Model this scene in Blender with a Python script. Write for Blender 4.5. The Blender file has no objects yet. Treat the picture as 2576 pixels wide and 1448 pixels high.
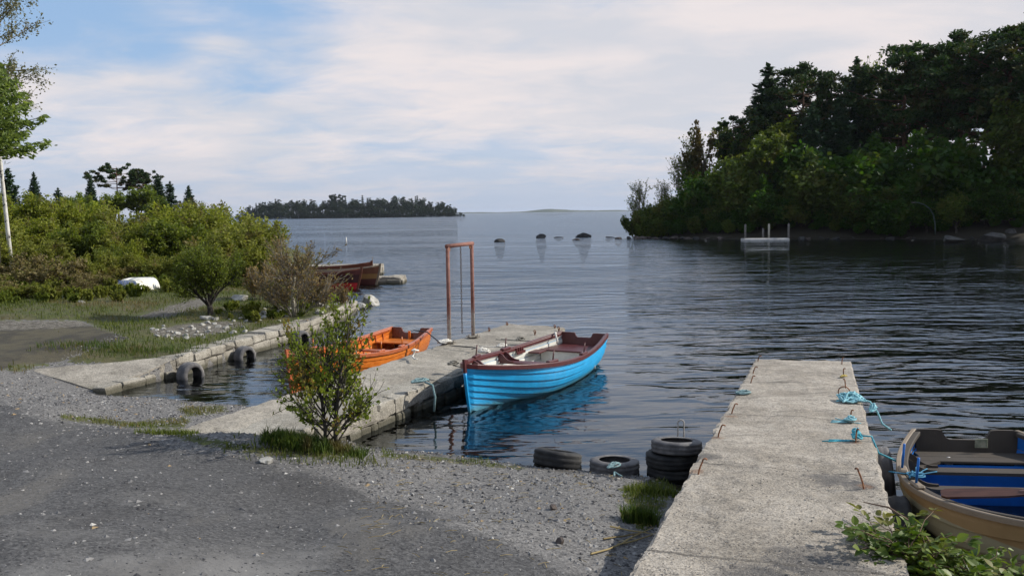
# lakeside piers with moored rowing boats
import bpy, bmesh, math, random
import numpy as np
from mathutils import Vector, Matrix

random.seed(11)
RS = np.random.default_rng(11)
SC = bpy.context.scene
COL = SC.collection
R = math.radians

# ------------------------------------------------------------------ camera
CAM_H, FPX, PW, PH = 3.1, 2230.0, 2575.0, 1448.0
PITCH, ROLL = math.atan(190.5 / FPX), R(0.78)
F_ = np.array([0, math.cos(PITCH), -math.sin(PITCH)])
U0 = np.array([0, math.sin(PITCH), math.cos(PITCH)])
R0 = np.array([1.0, 0, 0])
RV = R0 * math.cos(ROLL) - U0 * math.sin(ROLL)
# tuning knobs
WAVE = (0.125, 0.028, 0.20, 0.007, 0.42, 0.115)
SKY = (0.12, 0.96, 0.97)
SUN_E = 4.9
HAZE = 0.00006
EXPO = 0.08
UV = U0 * math.cos(ROLL) + R0 * math.sin(ROLL)
CP = np.array([0, 0, CAM_H])

def ray(px, py):
    return F_ + RV * ((px - PW / 2) / FPX) + UV * ((PH / 2 - py) / FPX)

def onz(px, py, z=0.0):
    r = ray(px, py)
    p = CP + r * ((z - CAM_H) / r[2])
    return np.array([p[0], p[1], z])

def aty(px, py, y):
    r = ray(px, py)
    return CP + r * (y / r[1])

def project(P):
    Q = np.asarray(P, float) - CP
    d = Q @ F_
    d = np.where(d < 0.3, 0.3, d)
    return np.stack([PW / 2 + FPX * (Q @ RV) / d, PH / 2 - FPX * (Q @ UV) / d], -1)

cd = bpy.data.cameras.new('camera')
cam = bpy.data.objects.new('camera', cd)
COL.objects.link(cam)
cd.sensor_width = 36.0
cd.lens = 36.0 * FPX / PW
cd.clip_start, cd.clip_end = 0.1, 20000
mw = Matrix(((RV[0], UV[0], -F_[0], 0), (RV[1], UV[1], -F_[1], 0), (RV[2], UV[2], -F_[2], CAM_H), (0, 0, 0, 1)))
cam.matrix_world = mw
SC.camera = cam

# ------------------------------------------------------------------ mesh helpers
def nrm(v):
    v = np.asarray(v, float)
    return v / (np.linalg.norm(v, axis=-1, keepdims=True) + 1e-12)

class MB:
    def __init__(self):
        self.v, self.f, self.m, self.n = [], [], [], 0
    def add(self, verts, faces, mi=0):
        verts = np.asarray(verts, float).reshape(-1, 3)
        if isinstance(faces, np.ndarray):
            groups = [faces]
        else:
            by = {}
            for f in faces:
                by.setdefault(len(f), []).append(f)
            groups = [np.array(g) for g in by.values()]
        for g in groups:
            self.f.append(g.astype(np.int64) + self.n)
            self.m.append(np.full(len(g), mi))
        self.v.append(verts)
        self.n += len(verts)
        return self
    def box(self, c, s, rot=None, mi=0, jit=0.0, taper=1.0):
        h = np.array(s, float) / 2
        V = np.array([[x, y, z] for z in (-1, 1) for y in (-1, 1) for x in (-1, 1)], float)
        V[4:, :2] *= taper
        V = V * h
        if jit:
            V = V + RS.normal(0, jit, V.shape)
        if rot is not None:
            V = V @ np.array(rot).T
        self.add(V + np.array(c), np.array([[0, 2, 3, 1], [4, 5, 7, 6], [0, 1, 5, 4], [2, 6, 7, 3], [0, 4, 6, 2], [1, 3, 7, 5]]), mi)
        return self
    def bbox(self, c, s, rot=None, bev=0.01, mi=0, jit=0.0):
        # box with chamfered edges
        h = np.array(s, float) / 2
        b = min(bev, h.min() * 0.8)
        V = []
        for ax in range(3):
            for sx in (-1, 1):
                for sy in (-1, 1):
                    for sz in (-1, 1):
                        p = np.array([sx, sy, sz]) * (h - b)
                        p[ax] += (sx, sy, sz)[ax] * b
                        V.append(p)
        V = np.array(V)
        if jit:
            V = V + RS.normal(0, jit, V.shape)
        if rot is not None:
            V = V @ np.array(rot).T
        bm = bmesh.new()
        for p in V:
            bm.verts.new(p)
        r = bmesh.ops.convex_hull(bm, input=bm.verts)
        bm.verts.index_update()
        vv = np.array([v.co[:] for v in bm.verts])
        ff = [[v.index for v in f.verts] for f in bm.faces]
        bm.free()
        self.add(vv + np.array(c), ff, mi)
        return self
    def tube(self, pts, rad, n=6, mi=0, cap=True, flat=1.0):
        pts = np.asarray(pts, float)
        m = len(pts)
        rad = np.broadcast_to(np.asarray(rad, float), (m,))
        T = np.gradient(pts, axis=0)
        T = nrm(T)
        a = np.array([0, 0, 1.0]) if abs(T[0][2]) < 0.9 else np.array([1.0, 0, 0])
        N = np.cross(T[0], a); N /= np.linalg.norm(N) + 1e-12
        rings = []
        ang = np.linspace(0, 2 * np.pi, n, endpoint=False)
        ca, sa = np.cos(ang)[:, None], np.sin(ang)[:, None]
        for i in range(m):
            N = N - T[i] * (N @ T[i])
            N /= np.linalg.norm(N) + 1e-12
            Bn = np.cross(T[i], N)
            rings.append(pts[i] + rad[i] * (ca * N + flat * sa * Bn))
        V = np.concatenate(rings)
        i = np.arange(m - 1)[:, None] * n
        j = np.arange(n)[None]
        k = (j + 1) % n
        Fq = np.stack([i + j, i + k, i + n + k, i + n + j], -1).reshape(-1, 4)
        self.add(V, Fq, mi)
        if cap and m > 1:
            base = self.n - len(V)
            self.f.append(np.array([np.arange(n)[::-1] + base])); self.m.append(np.array([mi]))
            self.f.append(np.array([np.arange(n) + (m - 1) * n + base])); self.m.append(np.array([mi]))
        return self
    def grid(self, G, mi=0, flip=False):
        G = np.asarray(G, float)
        a, b = G.shape[:2]
        i, j = np.meshgrid(np.arange(a - 1), np.arange(b - 1), indexing='ij')
        q = np.stack([i * b + j, (i + 1) * b + j, (i + 1) * b + j + 1, i * b + j + 1], -1).reshape(-1, 4)
        if flip:
            q = q[:, ::-1]
        self.add(G.reshape(-1, 3), q, mi)
        return self
    def prism(self, poly, z0, z1, mi=0):
        # poly: list of (x,y[,ztop]) ; vertical sides
        n = len(poly)
        lo = [(p[0], p[1], z0) for p in poly]
        hi = [(p[0], p[1], p[2] if len(p) > 2 else z1) for p in poly]
        fs = [tuple(range(n))[::-1], tuple(range(n, 2 * n))]
        fs += [(i, (i + 1) % n, n + (i + 1) % n, n + i) for i in range(n)]
        self.add(lo + hi, fs, mi)
        return self
    def leaves(self, P, size, asp=1.7, dirs=None, upb=0.5, mi=0, fold=0.0):
        P = np.asarray(P, float)
        n = len(P)
        if n == 0:
            return self
        size = np.broadcast_to(np.asarray(size, float), (n,)) * RS.uniform(0.65, 1.35, n)
        N = nrm(RS.normal(0, 1, (n, 3)) + np.array([0, 0, upb * 1.6]))
        T = RS.normal(0, 1, (n, 3)) if dirs is None else np.asarray(dirs, float) + RS.normal(0, 0.35, (n, 3))
        T = nrm(T - N * np.sum(T * N, -1, keepdims=True))
        B = np.cross(N, T)
        s = size[:, None]
        V = np.stack([P - T * s * asp / 2, P + B * s / 2 - T * s * 0.1, P + T * s * asp / 2, P - B * s / 2 - T * s * 0.1], 1)
        self.add(V.reshape(-1, 3), np.arange(n * 4).reshape(n, 4), mi)
        return self
    def mesh(self, name, mats, smooth=False):
        V = np.concatenate(self.v) if self.v else np.zeros((0, 3))
        me = bpy.data.meshes.new(name)
        me.vertices.add(len(V)); me.vertices.foreach_set('co', V.ravel())
        loops = np.concatenate([f.ravel() for f in self.f])
        tot = np.concatenate([np.full(len(f), f.shape[1]) for f in self.f])
        st = np.concatenate([[0], np.cumsum(tot)[:-1]])
        me.loops.add(len(loops)); me.loops.foreach_set('vertex_index', loops.astype(np.int32))
        me.polygons.add(len(tot)); me.polygons.foreach_set('loop_start', st.astype(np.int32))
        me.polygons.foreach_set('material_index', np.concatenate(self.m).astype(np.int32))
        me.polygons.foreach_set('use_smooth', np.full(len(tot), bool(smooth)))
        me.update(calc_edges=True)
        for m in (mats if isinstance(mats, (list, tuple)) else [mats]):
            me.materials.append(m)
        return me
    def build(self, name, mat, parent=None, smooth=False):
        o = bpy.data.objects.new(name, self.mesh(name, mat, smooth))
        COL.objects.link(o)
        if parent is not None:
            o.parent = parent
        return o

def fixn(o):
    bm = bmesh.new(); bm.from_mesh(o.data)
    bmesh.ops.recalc_face_normals(bm, faces=bm.faces)
    bm.to_mesh(o.data); bm.free()
    return o

def tag(o, label, cat, group=None, kind=None):
    o['label'] = label
    o['category'] = cat
    if group: o['group'] = group
    if kind: o['kind'] = kind
    return o

def thing(name, label, cat, loc=(0, 0, 0), rz=0.0, group=None, scale=1.0):
    o = bpy.data.objects.new(name, None)
    o.empty_display_size = 0.2
    COL.objects.link(o)
    o.location = loc; o.rotation_euler = (0, 0, rz)
    o.scale = (scale,) * 3 if not hasattr(scale, '__len__') else scale
    return tag(o, label, cat, group)

def dup(root, loc, rz=0.0, scale=1.0, label=None, group=None):
    r = root.copy(); COL.objects.link(r)
    r.location = loc; r.rotation_euler = (0, 0, rz)
    r.scale = (scale,) * 3 if not hasattr(scale, '__len__') else scale
    if label: r['label'] = label
    if group: r['group'] = group
    for ch in list(root.children):
        c = ch.copy(); COL.objects.link(c); c.parent = r
        for g in list(ch.children):
            d = g.copy(); COL.objects.link(d); d.parent = c
    return r

class Kind:
    """a thing built once; the first placing moves it, the rest copy it"""
    def __init__(self, make):
        self.make, self.root = make, None
    def height(self):
        if self.root is None: self.first()
        return self.h
    def first(self):
        self.root = self.make(); self.used = False
        obs = list(self.root.children) or [self.root]
        zz = np.concatenate([np.array([v.co.z for v in o.data.vertices]) for o in obs if len(o.data.vertices)])
        self.h = float(np.quantile(zz, .9985))
    def put(self, loc, rz=0.0, scale=1.0, label=None, group=None):
        if self.root is None: self.first()
        if not self.used:
            r = self.root; self.used = True
            r.location = loc; r.rotation_euler = (0, 0, rz)
            r.scale = (scale,) * 3 if not hasattr(scale, '__len__') else scale
            if label: r['label'] = label
            if group: r['group'] = group
            return r
        return dup(self.root, loc, rz, scale, label, group)

def rotz(a):
    c, s = math.cos(a), math.sin(a)
    return np.array([[c, -s, 0], [s, c, 0], [0, 0, 1.0]])

def roty(a):
    c, s = math.cos(a), math.sin(a)
    return np.array([[c, 0, s], [0, 1.0, 0], [-s, 0, c]])

def rotx(a):
    c, s = math.cos(a), math.sin(a)
    return np.array([[1.0, 0, 0], [0, c, -s], [0, s, c]])

def smooth01(x):
    x = np.clip(x, 0, 1)
    return x * x * (3 - 2 * x)

# smooth value noise in numpy (for shaping meshes)
_tab = RS.uniform(-1, 1, (64, 64, 64))
def vnoise(P, sc=1.0, off=0.0):
    Q = np.asarray(P, float) * sc + off + 1000.0
    i = np.floor(Q).astype(int); f = Q - i; f = f * f * (3 - 2 * f)
    i %= 64; j = (i + 1) % 64
    def t(a, b, c): return _tab[a, b, c]
    x0, y0, z0 = i[..., 0], i[..., 1], i[..., 2]
    x1, y1, z1 = j[..., 0], j[..., 1], j[..., 2]
    fx, fy, fz = f[..., 0], f[..., 1], f[..., 2]
    a = (t(x0, y0, z0) * (1 - fx) + t(x1, y0, z0) * fx) * (1 - fy) + (t(x0, y1, z0) * (1 - fx) + t(x1, y1, z0) * fx) * fy
    b = (t(x0, y0, z1) * (1 - fx) + t(x1, y0, z1) * fx) * (1 - fy) + (t(x0, y1, z1) * (1 - fx) + t(x1, y1, z1) * fx) * fy
    return a * (1 - fz) + b * fz

# ------------------------------------------------------------------ materials
class NT:
    def __init__(self, name):
        self.m = bpy.data.materials.new(name)
        self.m.use_nodes = True
        self.t = self.m.node_tree
        self.t.nodes.clear()
        self.out = self.t.nodes.new('ShaderNodeOutputMaterial')
    def n(self, kind, **kw):
        nd = self.t.nodes.new('ShaderNode' + kind)
        ins = kw.pop('ins', {})
        for k, v in kw.items():
            setattr(nd, k, v)
        for k, v in ins.items():
            self.set(nd.inputs[k], v)
        return nd
    def set(self, sock, v):
        if hasattr(v, 'is_output'):
            self.t.links.new(v, sock)
        elif isinstance(v, (tuple, list)) and len(v) == 3 and sock.type == 'RGBA':
            sock.default_value = (*v, 1)
        else:
            sock.default_value = v
    def mix(self, fac, a, b, mode='MIX'):
        nd = self.n('Mix', data_type='RGBA', blend_type=mode)
        self.set(nd.inputs[0], fac); self.set(nd.inputs[6], a); self.set(nd.inputs[7], b)
        return nd.outputs[2]
    def math(self, op, a, b=0.0, clamp=False):
        nd = self.n('Math', operation=op, use_clamp=clamp)
        self.set(nd.inputs[0], a); self.set(nd.inputs[1], b)
        return nd.outputs[0]
    def vmath(self, op, a, b=(0, 0, 0)):
        nd = self.n('VectorMath', operation=op)
        self.set(nd.inputs[0], a)
        nd.inputs[1].default_value = b if not hasattr(b, 'is_output') else (0, 0, 0)
        if hasattr(b, 'is_output'): self.t.links.new(b, nd.inputs[1])
        return nd.outputs['Value' if op in ('DOT_PRODUCT', 'LENGTH', 'DISTANCE') else 'Vector']
    def rng(self, v, a, b, c=0.0, d=1.0, smooth=True):
        nd = self.n('MapRange', interpolation_type='SMOOTHSTEP' if smooth else 'LINEAR')
        self.set(nd.inputs[0], v)
        for i, x in enumerate((a, b, c, d)): self.set(nd.inputs[1 + i], x)
        return nd.outputs[0]
    def noise(self, vec, scale, detail=5, rough=0.55, dist=0.0):
        nd = self.n('TexNoise', ins={'Scale': scale, 'Detail': detail, 'Roughness': rough, 'Distortion': dist})
        if vec is not None: self.t.links.new(vec, nd.inputs['Vector'])
        return nd.outputs[0]
    def voro(self, vec, scale, feature='F1', out='Distance', rand=1.0):
        nd = self.n('TexVoronoi', feature=feature, ins={'Scale': scale, 'Randomness': rand})
        if vec is not None: self.t.links.new(vec, nd.inputs['Vector'])
        return nd.outputs[out]
    def pos(self): return self.n('NewGeometry').outputs['Position']
    def obj(self): return self.n('TexCoord').outputs['Object']
    def isl(self): return self.n('NewGeometry').outputs['Random Per Island']
    def rnd(self): return self.n('ObjectInfo').outputs['Random']
    def attr(self, nm): return self.n('Attribute', attribute_name=nm).outputs['Fac']
    def bump(self, h, dist, strength=1.0, normal=None):
        nd = self.n('Bump', ins={'Strength': strength, 'Distance': dist, 'Height': h})
        if normal is not None: self.t.links.new(normal, nd.inputs['Normal'])
        return nd.outputs[0]
    def bsdf(self, col, rough=0.8, normal=None, spec=0.4, metal=0.0, **kw):
        nd = self.n('BsdfPrincipled', ins={'Base Color': col, 'Roughness': rough, 'Specular IOR Level': spec, 'Metallic': metal})
        for k, v in kw.items(): self.set(nd.inputs[k], v)
        if normal is not None: self.t.links.new(normal, nd.inputs['Normal'])
        return nd.outputs[0]
    def end(self, sh):
        self.t.links.new(sh, self.out.inputs['Surface'])
        return self.m

def foliage(name, c1, c2, c3=None, trans=0.35, rough=0.6, vary=0.35, nscale=0.6):
    t = NT(name)
    k = t.math('ADD', t.math('MULTIPLY', t.isl(), 0.6), t.math('MULTIPLY', t.noise(t.obj(), nscale, 2), 0.4))
    col = t.mix(t.rng(k, 0.25, 0.75), c1, c2)
    if c3 is not None:
        col = t.mix(t.rng(t.noise(t.obj(), nscale * 0.7 + 0.13, 3, 0.6, 0.3), 0.5, 0.64), col, c3)
    v = t.math('ADD', 1.0 - vary / 2, t.math('MULTIPLY', t.rnd(), vary))
    col = t.mix(1.0, col, t.n('CombineColor', ins={0: v, 1: v, 2: v}).outputs[0], 'MULTIPLY')
    d = t.bsdf(col, rough, spec=0.25)
    tr = t.n('BsdfTranslucent', ins={'Color': t.mix(1.0, col, (1.0, 1.0, 0.55), 'MULTIPLY')}).outputs[0]
    mx = t.n('MixShader', ins={0: trans})
    t.t.links.new(d, mx.inputs[1]); t.t.links.new(tr, mx.inputs[2])
    return t.end(mx.outputs[0])

def mottled(name, c1, c2, sc=6.0, rough=0.8, bump=0.0, bsc=None, spots=None, world=False, spec=0.35, detail=6, metal=0.0, lo=0.35, hi=0.65):
    t = NT(name)
    vec = t.pos() if world else t.obj()
    n1 = t.noise(vec, sc, detail, 0.6)
    col = t.mix(t.rng(n1, lo, hi), c1, c2)
    if spots:
        c3, sc3, a, b = spots
        col = t.mix(t.rng(t.noise(vec, sc3, 4, 0.6), a, b), col, c3)
    nm = t.bump(t.noise(vec, bsc or sc * 4, 5, 0.6), bump) if bump else None
    return t.end(t.bsdf(col, rough, nm, spec, metal))
# ------------------------------------------------------------------ geography
SHORE = [(60, -5), (8, 2), (4.7, 4.8), (3.0, 6.75), (1.6, 10.15), (0.25, 10.65), (-2.05, 11.7), (-3.2, 13.2), (-4.5, 14.35), (-6.2, 15.0), (-7.2, 15.35)]
QUAY = [(-7.2, 15.35), (-6.55, 17.1), (-6.07, 19.15), (-5.35, 21.8), (-4.95, 25.0), (-5.0, 28.4)]
SHORE2 = [(-5.0, 28.4), (-5.6, 31), (-8, 34), (-8.6, 40), (-9.2, 46), (-12, 55), (-16, 70), (-25, 95), (-35, 120), (-43, 145), (-52, 175), (-60, 205), (-110, 240), (-500, 260)]
LAND1 = SHORE + QUAY[1:] + SHORE2[1:] + [(-500, -60), (60, -60)]
WSHORE = [tuple(onz(*p)[:2]) for p in [(1590, 597), (1700, 599), (1790, 601), (1870, 601), (2000, 601), (2300, 601), (2450, 602), (2575, 602)]] + [(62, 76), (110, 60), (160, 60)]
LAND2 = WSHORE + [(200, 150), (60, 165), (30, 140), (17, 118)]
ISL = []
for px, py in [(588, 553), (700, 552), (850, 551), (1000, 549), (1100, 547), (1172, 545)]:
    ISL.append(tuple(aty(px, py, 735)[:2]))
LAND3 = ISL + [(ISL[-1][0] - 8, 775), (ISL[-1][0] - 70, 850), (ISL[0][0] + 60, 850), (ISL[0][0] - 8, 780)]

def inpoly(x, y, poly):
    x, y = np.asarray(x, float), np.asarray(y, float)
    r = np.zeros(x.shape, bool)
    n = len(poly)
    for i in range(n):
        x1, y1 = poly[i]; x2, y2 = poly[(i + 1) % n]
        c = (y1 > y) != (y2 > y)
        with np.errstate(all='ignore'):
            xi = (x2 - x1) * (y - y1) / ((y2 - y1) if y2 != y1 else 1e-9) + x1
        r ^= c & (x < xi)
    return r

def dline(x, y, pts, closed=False):
    x, y = np.asarray(x, float), np.asarray(y, float)
    d = np.full(x.shape, 1e9)
    pts = list(pts) + ([pts[0]] if closed else [])
    for (x1, y1), (x2, y2) in zip(pts[:-1], pts[1:]):
        L = (x2 - x1) ** 2 + (y2 - y1) ** 2
        t = np.clip(((x - x1) * (x2 - x1) + (y - y1) * (y2 - y1)) / max(L, 1e-9), 0, 1)
        d = np.minimum(d, np.hypot(x - x1 - t * (x2 - x1), y - y1 - t * (y2 - y1)))
    return d

CTRL = np.array([(0, 0, 1.45), (0, 4, .95), (0, 6, .66), (.2, 8.5, .28), (0, 10.2, .08), (-3.5, 5, 1.05), (-4, 8, .75), (-3.6, 10.2, .46), (-3, 9.9, .47),
    (-2.2, 10.4, .34), (-4.1, 10.7, .48), (-5.2, 12.3, .3), (-7, 13.5, .34), (-6.8, 11.5, .55), (-10, 12, .7), (-8, 8, .95), (1, 6.2, .74), (2.6, 5.9, .72),
    (1.2, 8, .38), (1.5, 9.7, .1), (2, 4, 1.0), (3.6, 4.0, .7), (5, 3, .8), (6, 0, 1.3), (-12, 5, 1.2), (-6, 0, 1.45), (-7.1, 16, .3), (-6.8, 17.5, .36),
    (-6.3, 19.5, .38), (-5.6, 22, .4), (-5.2, 25, .42), (-5.4, 28, .35), (-8.2, 15.2, .42), (-9, 17, .48), (-9, 20, .52), (-8, 24, .55), (-13, 16, .75), (-13, 24, .7), (-18, 20, 1.0),
    (-12, 30, .75), (-9, 30, .6), (-20, 32, 1.0), (-15, 45, .9), (-25, 60, 1.1), (-40, 100, 1.2), (-60, 150, 1.5), (-100, 100, 2.), (-100, 200, 2.), (-60, 30, 1.6), (30, -20, 2), (-40, -20, 2)], float)

def land1_z(x, y):
    d2 = (x[..., None] - CTRL[:, 0]) ** 2 + (y[..., None] - CTRL[:, 1]) ** 2 + 0.05
    w = d2 ** -1.9
    return (w * CTRL[:, 2]).sum(-1) / w.sum(-1)

def ground_z(x, y):
    x, y = np.atleast_1d(np.asarray(x, float)), np.atleast_1d(np.asarray(y, float))
    P3 = np.stack([x, y, np.zeros_like(x)], -1)
    dn = np.minimum(dline(x, y, SHORE), dline(x, y, SHORE2))
    dq = dline(x, y, QUAY)
    i1 = inpoly(x, y, LAND1)
    z1 = np.minimum(land1_z(x, y), 0.01 + np.where((x > 2.3) & (y < 8), 0.6, 0.17) * dn)
    z1 = z1 + 0.018 * vnoise(P3, 1.7) + 0.05 * vnoise(P3, 0.45) * smooth01(dn / 3)
    z1 = z1 + .20 * np.exp(-((x + 3.1) ** 2 / 1.1 + (y - 10.35) ** 2 / .35))
    bed = -np.minimum(2.6, 0.03 + 0.12 * np.minimum(dn, dq * 1.5 + 2.0)) + 0.02 * vnoise(P3, 2.3)
    # the lake bed by the big pier stays shallow
    z = np.where(i1, z1, bed)
    for poly, sl, top in ((LAND2, 0.3, 1.6), (LAND3, 0.12, 3.0)):
        i2 = inpoly(x, y, poly)
        d = dline(x, y, poly, True)
        zz = np.where(i2, np.minimum(top, 0.05 + sl * d), -0.05 - 0.15 * d)
        z = np.where(i2, zz, np.maximum(z, zz))
    return np.where(z < -2.6, -2.6, z)

def gz(x, y):
    return float(ground_z([x], [y])[0])

def onground(px, py, it=12):
    z = 0.5
    for _ in range(it):
        p = onz(px, py, z)
        z = 0.5 * z + 0.5 * gz(p[0], p[1])
    p = onz(px, py, z)
    return np.array([p[0], p[1], gz(p[0], p[1])])

def axis_vals(lo, hi, step, out, g=1.18, cap=1.6):
    a = list(np.arange(lo, hi + 1e-6, step))
    s = step
    while a[-1] < out:
        s = min(s * g, cap) if a[-1] < 170 else s * g
        a.append(a[-1] + s)
    s = step
    while a[0] > -out:
        s = min(s * g, cap) if a[0] > -120 else s * g
        a.insert(0, a[0] - s)
    return np.array(a)

def ppoly(px, py, poly):
    """signed distance in photo-plane units of a ground patch outline, positive inside"""
    d = dline(px, py, poly, True)
    return np.where(inpoly(px, py, poly), d, -d)

ROADP = [(-2500, 1020), (-300, 1020), (0, 1010), (150, 1060), (330, 1092), (460, 1118), (640, 1160), (800, 1195), (1000, 1262), (1250, 1345), (1500, 1490), (1700, 2600), (-2500, 2600)]
GRASSB = [(-900, 500), (0, 560), (600, 560), (900, 640), (905, 775), (800, 800), (700, 828), (560, 868), (430, 898), (300, 915), (170, 912), (60, 930), (-900, 1010)]
TRACK = [(-900, 835), (0, 812), (190, 808), (240, 822), (330, 850), (230, 880), (150, 912), (30, 920), (-100, 985), (-900, 1100)]
BARE = [[(330, 800), (420, 770), (500, 748), (560, 752), (500, 775), (420, 800)], [(-300, 812), (0, 806), (200, 808), (230, 818), (120, 826), (-300, 840)],
        [(370, 832), (470, 812), (560, 806), (640, 812), (560, 836), (480, 850), (400, 848)], [(505, 868), (600, 842), (690, 815), (770, 800), (870, 775), (930, 772), (860, 800), (760, 832), (640, 868), (520, 900)]]
STRIPS = [[(150, 1040), (330, 1060), (500, 1045), (580, 1035), (560, 1018), (440, 1022), (480, 1055), (460, 1078), (330, 1075), (150, 1055)],
          [(405, 1085), (470, 1090), (640, 1122), (800, 1128), (880, 1128), (940, 1135), (900, 1150), (800, 1150), (640, 1142), (480, 1112)],
          [(1560, 1225), (1700, 1195), (1690, 1240), (1660, 1300), (1620, 1340), (1590, 1330), (1600, 1285), (1560, 1250)],
          [(960, 1135), (1130, 1150), (1320, 1172), (1330, 1185), (1150, 1165), (960, 1150)]]

def patch_masks(V):
    pp = project(V)
    px, py = pp[:, 0], pp[:, 1]
    front = (V[:, 1] > 2.5)
    far = V[:, 1] > 60
    road = smooth01(ppoly(px, py, ROADP) / 45 * .5 + .5)
    road = np.where(V[:, 1] < 4, 1.0, road)
    g = smooth01(ppoly(px, py, GRASSB) / 14 * .5 + .5)
    tr = smooth01(ppoly(px, py, TRACK) / 16 * .5 + .5)
    b = np.zeros(len(V))
    for p in BARE: b = np.maximum(b, smooth01(ppoly(px, py, p) / 10 * .5 + .5))
    s = np.zeros(len(V))
    for p in STRIPS: s = np.maximum(s, smooth01(ppoly(px, py, p) / 14 * .5 + .5))
    land = inpoly(V[:, 0], V[:, 1], LAND1)
    g = np.where(front & land, g, 0)
    left = land & (V[:, 0] < -7.5) & (V[:, 1] > 14)
    g = np.where(left & ((px < -300) | far), 1, g)
    wood = inpoly(V[:, 0], V[:, 1], LAND2) | inpoly(V[:, 0], V[:, 1], LAND3)
    grass = np.maximum(g * (1 - 0.92 * tr) * (1 - 0.85 * b), s * 0.95) * np.where(V[:, 1] < 2.5, 0, 1)
    return np.where(wood, 0.0, np.clip(grass, 0, 1)), np.clip(road * (1 - g), 0, 1), np.clip(np.maximum(b, 0) * g, 0, 1), np.where(wood, 0.0, np.clip(tr * g, 0, 1)), np.where(wood | ((V[:, 1] > 70) & (dline(V[:, 0], V[:, 1], LAND2, True) < 14)), 1.0, 0.0)

# ground: one sheet from underfoot out past the horizon
xs = axis_vals(-15, 7, 0.11, 7000)
ys = axis_vals(3.5, 33, 0.11, 7000)
X, Y = np.meshgrid(xs, ys, indexing='ij')
Z = ground_z(X.ravel(), Y.ravel())
gm = MB(); gm.grid(np.stack([X, Y, Z.reshape(X.shape)], -1))

t = NT('ground_gravel_and_turf')
P = t.pos()
a_g, a_r, a_b, a_t = t.attr('grass'), t.attr('road'), t.attr('bare'), t.attr('track')
nb = t.noise(P, 1.3, 6, 0.65); nf = t.noise(P, 9.0, 5, 0.65); nm_ = t.noise(P, 0.5, 4, 0.6)
chip = t.voro(P, 42.0, out='Color')
chipv = t.n('SeparateColor', ins={0: chip}).outputs[0]
chip2 = t.n('SeparateColor', ins={0: t.voro(P, 95.0, out='Color')}).outputs[1]
cv = t.math('ADD', t.math('MULTIPLY', chipv, 0.6), t.math('MULTIPLY', chip2, 0.4))
grav = t.mix(t.rng(cv, 0.1, 0.95, smooth=False), (0.062, 0.059, 0.058), (0.25, 0.238, 0.225))
grav = t.mix(t.rng(nb, 0.42, 0.7, 0, 0.55), grav, (0.15, 0.142, 0.135))
rd = t.mix(t.rng(cv, 0.15, 1.0, smooth=False), (0.040, 0.039, 0.0395), (0.130, 0.126, 0.124))
rd = t.mix(t.rng(nm_, 0.52, 0.72, 0, 0.75), rd, (0.185, 0.178, 0.17))
rd = t.mix(t.rng(t.noise(P, 2.6, 5, 0.7), 0.6, 0.72, 0, 0.6), rd, (0.03, 0.03, 0.033))
soil = t.mix(nf, (0.05, 0.042, 0.033), (0.13, 0.115, 0.092))
turf = t.mix(t.rng(nf, 0.3, 0.7), (0.040, 0.048, 0.015), (0.095, 0.105, 0.032))
turf = t.mix(t.rng(nb, 0.42, 0.66, 0, 0.75), turf, (0.105, 0.085, 0.05))
pale = t.mix(t.rng(cv, 0.3, 0.9), (0.10, 0.09, 0.075), (0.28, 0.26, 0.22))
def edge(a, k=0.9): return t.rng(t.math('ADD', a, t.math('MULTIPLY', t.math('SUBTRACT', nf, 0.5), k)), 0.38, 0.62)
col = t.mix(t.rng(t.math('ADD', a_r, t.math('MULTIPLY', t.math('SUBTRACT', nb, 0.5), 1.9)), 0.25, 0.75), grav, rd)
trackc = t.mix(t.rng(nb, 0.4, 0.6), (0.048, 0.043, 0.034), (0.090, 0.078, 0.050))
col = t.mix(edge(a_t), col, trackc)
col = t.mix(edge(a_b), col, t.mix(t.rng(nf, .4, .6), soil, pale))
col = t.mix(edge(a_g, 1.3), col, turf)
col = t.mix(t.attr('litter'), col, t.mix(nf, (.018, .015, .010), (.045, .038, .024)))
zz = t.n('SeparateXYZ', ins={0: P}).outputs[2]
# lake bed: pale silt and stones by the edge, mud painted darker with depth for light the water absorbs
bedc = t.mix(t.rng(nf, 0.35, 0.65), (0.085, 0.076, 0.058), (0.22, 0.20, 0.16))
bedc = t.mix(t.rng(t.math('ADD', zz, t.math('MULTIPLY', nb, 0.3)), -0.9, 0.1), (0.075, 0.076, 0.074), bedc)
col = t.mix(t.rng(t.math('ADD', zz, t.math('MULTIPLY', nf, 0.05)), 0.0, 0.06), bedc, col)
wet = t.rng(t.math('ADD', zz, t.math('MULTIPLY', t.math('SUBTRACT', nb, 0.5), 0.10)), 0.085, 0.02)
col = t.mix(wet, col, t.mix(1.0, col, (0.52, 0.50, 0.47), 'MULTIPLY'))
rut = t.noise(t.n('Mapping', ins={'Vector': P, 'Scale': (0.9, 0.28, 1), 'Rotation': (0, 0, 0.5)}).outputs[0], 1.1, 4, 0.6)
col = t.mix(t.math('MULTIPLY', t.rng(rut, 0.52, 0.64, 0, 0.5), a_r), col, t.mix(1.0, col, (0.62, 0.60, 0.58), 'MULTIPLY'))
col = t.mix(t.math('MULTIPLY', t.rng(rut, 0.44, 0.34, 0, 0.45), a_r), col, (0.140, 0.128, 0.112))
h = t.math('ADD', t.math('MULTIPLY', cv, 0.5), nf)
nrmn = t.bump(h, 0.022, 0.9)
gmat = t.end(t.bsdf(col, t.math('SUBTRACT', 0.9, t.math('MULTIPLY', wet, 0.4)), nrmn, 0.25))
ground = gm.build('ground', gmat, smooth=True)
Vg = np.concatenate(gm.v)
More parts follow.
